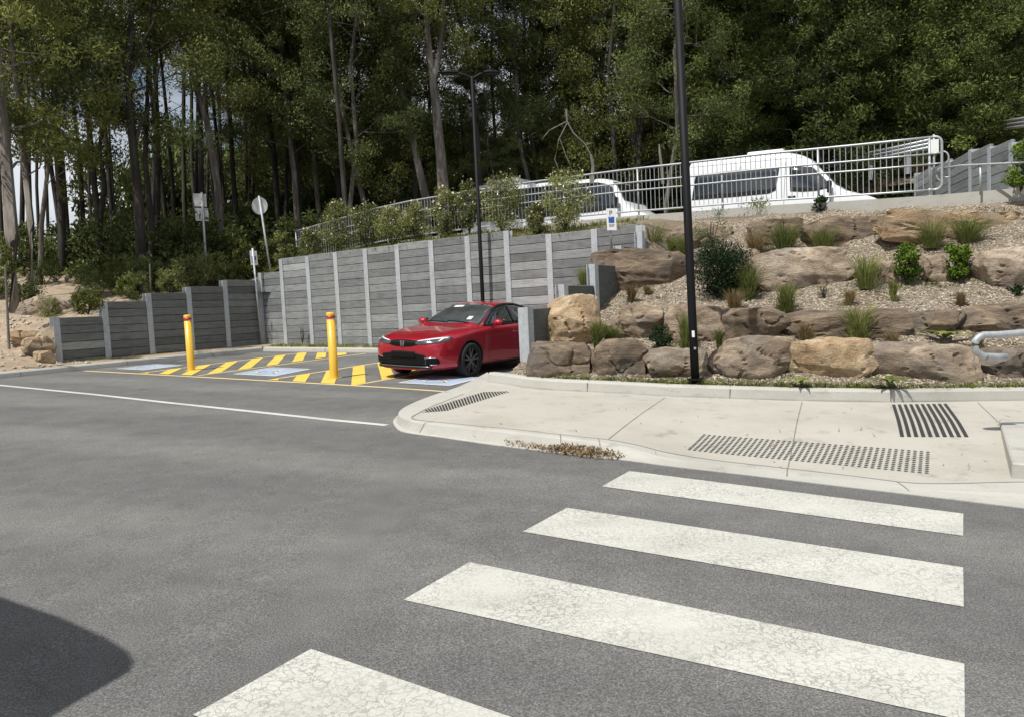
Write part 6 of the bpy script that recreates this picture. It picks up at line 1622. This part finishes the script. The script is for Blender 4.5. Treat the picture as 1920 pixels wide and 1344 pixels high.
for x, y, pr, sc in FOR:
    z = floor_z(x, y)-.1
    if pr not in made:
        kw = protos[pr][0]; made[pr] = tree('forest_tree', (x, y, z), FLAB[pr], 'forest eucalypts', (A_, B_, A_, B_, A_, B_)[pr], (D_, D_, D_, P_, D_, D_)[pr], **kw); o = made[pr]
    else: o = copy_tree(made[pr])
    o.location = (x, y, z); o.rotation_euler.z = rnd.random()*6.28; o.scale = (sc, sc, sc)
    zn = [t for a, t in ZN if a <= 960+F*x/y][-1]; rk = 'front' if y < 34 else 'middle' if y < 43 else 'back'
    kd_ = ('dark full crowned', 'tall dark', 'low branched bushy', 'leaning slim', 'high crowned', 'very thin dark')[pr]; lb_ = kd_+' eucalypt, '+rk+' rank, '+zn; seen[lb_] = seen.get(lb_, 0)+1
    if seen[lb_] > 1: lb_ = ('another ' if seen[lb_] == 2 else 'further ')+lb_
    o['label'] = lb_
# dense bright wattles at the right
WK = [(1345,30,11.5,'rounded dark green wattle behind the left part of the van',30,2.7),(1440,31,13,'broad dark wattle behind the rear of the van roof',.0,3.4),(1530,27.5,10.5,'lit wattle crown rising behind the van roof',0,3.0),(1610,28.5,14.5,'tall layered wattle right of the van',0,3.6),(1690,30,12,'dense wattle behind the sloping guard rail',0,3.2),(1800,27,10.5,'bright layered wattle below the mottled white gum',0,3.0),(1875,25.5,8.5,'wattle crown behind the far right sleeper wall',0,2.6),(1905,31,15,'tall dark wattle in the upper right corner',0,3.6),(1490,36,17,'tall wattle in the second rank behind the van',0,4),(1400,38,16,'tall wattle behind the tall black lamp post',0,4),(1700,36,18,'tall wattle in the second rank at the right',0,4)]
wp = None
for i, (px, Y, H, lab, _, spd) in enumerate(WK):
    x = (px-960)/F*Y; z = floor_z(x, Y)-.2
    if i % 4 == 0 or wp is None:
        wp = tree('wattle_tree', (x, Y, z), lab, 'dense wattles', W_, D_, seed=60+i, H=12, r0=.16, lo=.06, spread=3.4, nb=62, nleaf=190, crad=.66, ls=.15, lw=.05, droop=.1, upw=.25, sub=3); o = wp
    else: o = copy_tree(wp); o['label'] = lab
    o.location = (x, Y, z); o.rotation_euler.z = i*1.3; o.scale = (spd/3.2, spd/3.2, H/12)
# young bright conifer-like shrub next to the pole top edge of the road
# understorey shrubs
def scrub_proto(seed, mat, ls=.14, n=3600, shape=(1.6, 1.6, 1.5), name='scrub', nc=46, lab='', grp=None, fl=0):
    rnd_ = random.Random(seed); root = empty(name, (0, 0, 0), lab, 'shrub', grp); lv = Leaves(seed)
    for k in range(nc):
        a = rnd_.random()*6.28; zz = rnd_.random(); rr = math.sqrt(rnd_.random())*(1.05-.5*zz)
        lv.cloud((math.cos(a)*rr*shape[0], math.sin(a)*rr*shape[1], .15+zz*shape[2]), n//nc, .34*rnd_.uniform(.6, 1.2), ls, ls*.32, -.2, shell=.5)
    lv.build('foliage', mat, root)
    mb = MB()
    for k in range(9): a = k*.7; limb(mb, Vector((0, 0, -.2)), Vector((math.cos(a)*shape[0]*.6, math.sin(a)*shape[1]*.6, shape[2]*.9)), .03, .01, rnd_, 5, 3)
    mb.build('stem', D_, root, True)
    return root
SL = 'dark leafy scrub in the forest understorey behind the walls'; SL2 = 'olive scrub in the forest understorey behind the walls'
s1_ = scrub_proto(1, M['leaf_s'], lab=SL2, grp='understorey scrub'); s2_ = scrub_proto(2, M['leaf_b'], lab=SL, grp='understorey scrub', shape=(2.0, 2.0, 2.2), n=5200, nc=60, ls=.16)
first = {0: True, 1: True}
def put(pr, x, y, z, sc, sz=1):
    i = 0 if pr is s1_ else 1
    o = pr if first[i] else copy_tree(pr); first[i] = False
    o.location = (x, y, z); o.rotation_euler.z = rnd.random()*6.28; o.scale = (sc, sc, sc*sz)
    zn = [t for a, t in ZN if a <= 960+F*x/y][-1]; lb_ = ('small ' if sc < .7 else 'broad ' if sc < 2.3 else 'very tall ')+('olive scrub' if i == 0 else 'dark scrub')+(' by the wall, ' if y < 24.5 else ' under trees, ' if y < 34 else ' deeper in, ')+zn
    seen[lb_] = seen.get(lb_, 0)+1
    if seen[lb_] > 1: lb_ = ('another ' if seen[lb_] == 2 else 'further ')+lb_
    o['label'] = lb_
for px in frange(10, 1300, 34):
    Y = rnd.uniform(24.5, 27.5) if px < 560 else rnd.uniform(30, 33)+(px > 900)*2; x = (px-960)/F*Y; put(rnd.choice((s1_, s2_, s2_)), x, Y, floor_z(x, Y)-.2, rnd.uniform(.8, 1.3))
for px in [-20+30*q for q in range(67)]:
    if px < 450: continue
    Y = rnd.uniform(34, 38); x = (px-960)/F*Y; put(s2_, x, Y, floor_z(x, Y)-.2, rnd.uniform(1.2, 2.0)*(.6 if px < 420 else 1), 1.1)
for px in frange(260, 1300, 26):
    Y = rnd.uniform(56, 64); x = (px-960)/F*Y; put(s2_, x, Y, floor_z(x, Y)-.2, rnd.uniform(2.6, 3.4), 1.5)
for k in range(46):
    p = lbank(rnd.uniform(lst[0]-3.2, lst[-1]), rnd.choice((1.1, 1.6, 2.2, 3.0, 4.0, 5.2))+rnd.random()*.5)
    if (960+F*p.x/p.y) < 165 and p.y < 21.5: continue
    put(rnd.choice((s1_, s1_, s2_)), p.x, p.y, p.z-.1, rnd.uniform(.22, .45))
# plants behind the left wall, individually seen
for px, py, h, wd, mt, lab, Y in ((165,590,46,80,'leaf_s','leafy low bush between the reddish boulder and the left wall',18.2),(240,560,40,60,'weed','yellow green fern behind the second panel of the left wall',20.5),(330,545,60,90,'leaf_y','feathery bush behind the third panel of the left wall',21.5),(405,530,56,70,'leaf_y','yellow green weeds at the foot of the square signs',22.5),(455,522,80,50,'leaf_s','tall olive bush left of the corner parking sign',23),(530,500,70,50,'leaf_y','spiky pale bush at the left end of the back wall top',22.6),(50,566,34,100,'leaf_b','dark low fern at the foot of the left edge trunks',20.6),(15,520,60,40,'leaf_y','yellow green sapling leaves at the left picture edge',17.5)):
    shrub('bank_bush', px, py, h, wd, M[mt], lab, 1100, .10, .03, Y=Y, P=at(px, py, Y), cl=20, seed=31, group='bushes behind the walls')
mb = MB(); mb.tube([at(17, 655, 16.2), at(10, 500, 16.2)], [.03, .022], 7); tag(mb.build('tree_stake', M['bark_w'], loc=at(17, 655, 16.2)), 'thin straight stake standing in the dirt at the left picture edge', 'stake')
mb = MB(); mb.tube([at(283, 555, 21), at(281, 495, 21)], [.025, .02], 7); tag(mb.build('tree_stake', M['bark_w'], loc=at(283, 555, 21)), 'short pale stake behind the third panel of the left wall', 'stake')
# flowering bushes on the planted bank
def bank_px(px, t):
    s = s_px(px); 
    lo_, hi_ = sts[0]-4, sts[-1]+2
    best = min(frange(lo_, hi_, 300), key=lambda q: abs(960+F*bank(q, t).x/bank(q, t).y-px)); return bank(best, t)
for i, (px, h, wd, t, lab) in enumerate(((640,96,96,.3,'tall flowering bush at the left end of the bank'),(690,84,96,.25,'broad flowering bush second from the left on the bank'),(738,76,90,.25,'flowering bush third from the left on the bank'),(785,74,84,.25,'flowering bush fourth from the left on the bank'),(838,104,72,.3,'tall flowering bush just left of the double headed lamp post'),(882,104,70,.4,'flowering bush right behind the double headed lamp post'),(945,112,118,.3,'loose flowering bush in front of the minibus tail'),(1062,118,132,.25,'round flowering bush in front of the minibus middle'),(1006,60,60,.2,'small thin bush between the two big flowering bushes'),(585,56,70,.4,'low pale bush at the railing corner'))):
    p = bank_px(px, t); shrub('flowering_bush', px, 0, h, wd, M['leaf_y'], lab, 4200, .075, .02, P=p, cl=46, seed=50+i, flowers=110, group='flowering bushes on the planted bank', fill=.85)
lv = Leaves(90)
for i in range(900):
    s = random.uniform(sts[0], sts[-1]-.5); t = random.random()**1.5*.75; p = bank(s, t); lv.blades(p, 9, random.uniform(.1, .24), .16, .016, r0=.1, bend=1.0)
tag(lv.build('bank_grass', M['grass_g']), 'yellow green grass along the top of the back wall', 'grass', kind='stuff')
# sun-caught ferny plants behind the left wall
lf = scrub_proto(3, M['leaf_y'], lab='pale green fern like bush behind the left wall', grp='pale bushes behind the left wall', name='bank_fern', shape=(1.3, 1.3, 1.2), n=2600, nc=34, ls=.12)
fplaces = ('just left of the first panel', 'above the first panel', 'above the second panel', 'above the third panel', 'above the fourth panel', 'above the fifth panel', 'at the foot of the square signs', 'at the foot of the round sign')
for k, (s_, t_) in enumerate(((-.8, 2.6), (.6, 1.7), (1.5, 1.3), (2.6, 1.1), (3.6, 1.0), (4.6, .8), (5.0, 1.9), (5.5, 1.0))):
    p = lbank(lst[0]+s_, t_); o = lf if k == 0 else copy_tree(lf); o.location = (p.x, p.y, p.z-.05); o.rotation_euler.z = k*1.1
    q = (.34, .3, .32, .42, .40, .46, .5, .4)[k]; o.scale = (q, q, q*1.2); o['label'] = 'pale green fern like bush behind the left wall, '+fplaces[k]
# van details
def seams(bv_, root_, W_, ys, z0, z1):
    for sg in (1, -1):
        for y in ys: panel(bv_, [(y-.005, z1), (y-.005, z0)], [(y+.005, z1), (y+.005, z0)], 20, 2, 'x', .002, 'door_seam', M['black'], root_, thick=.001, sgn=sg)
vb = bvh_of([c for c in children(van1) if c.name.startswith('body')][0])
seams(vb, van1, .98, (1.38*k_v, 2.72*k_v, 4.05*k_v) if False else (1.38*Lv/5.9, 2.74*Lv/5.9, 4.15*Lv/5.9), .45, 2.25)
for sg in (1, -1):
    panel(vb, [(2.4*Lv/5.9, 1.22), (2.62*Lv/5.9, 1.22)], [(2.4*Lv/5.9, 1.18), (2.62*Lv/5.9, 1.18)], 4, 2, 'x', .02, 'door_handle', M['black'], van1, thick=.02, sgn=sg)
    panel(vb, [(.4, .62), (Lv-.1, .62)], [(.4, .50), (Lv-.1, .50)], 40, 2, 'x', .012, 'rub_strip', M['black'], van1, thick=.01, sgn=sg)
    panel(vb, [(1.3, 2.34), (Lv-.1, 2.37)], [(1.3, 2.325), (Lv-.1, 2.355)], 40, 2, 'x', .004, 'roof_gutter', M['sign_back'], van1, thick=.004, sgn=sg)
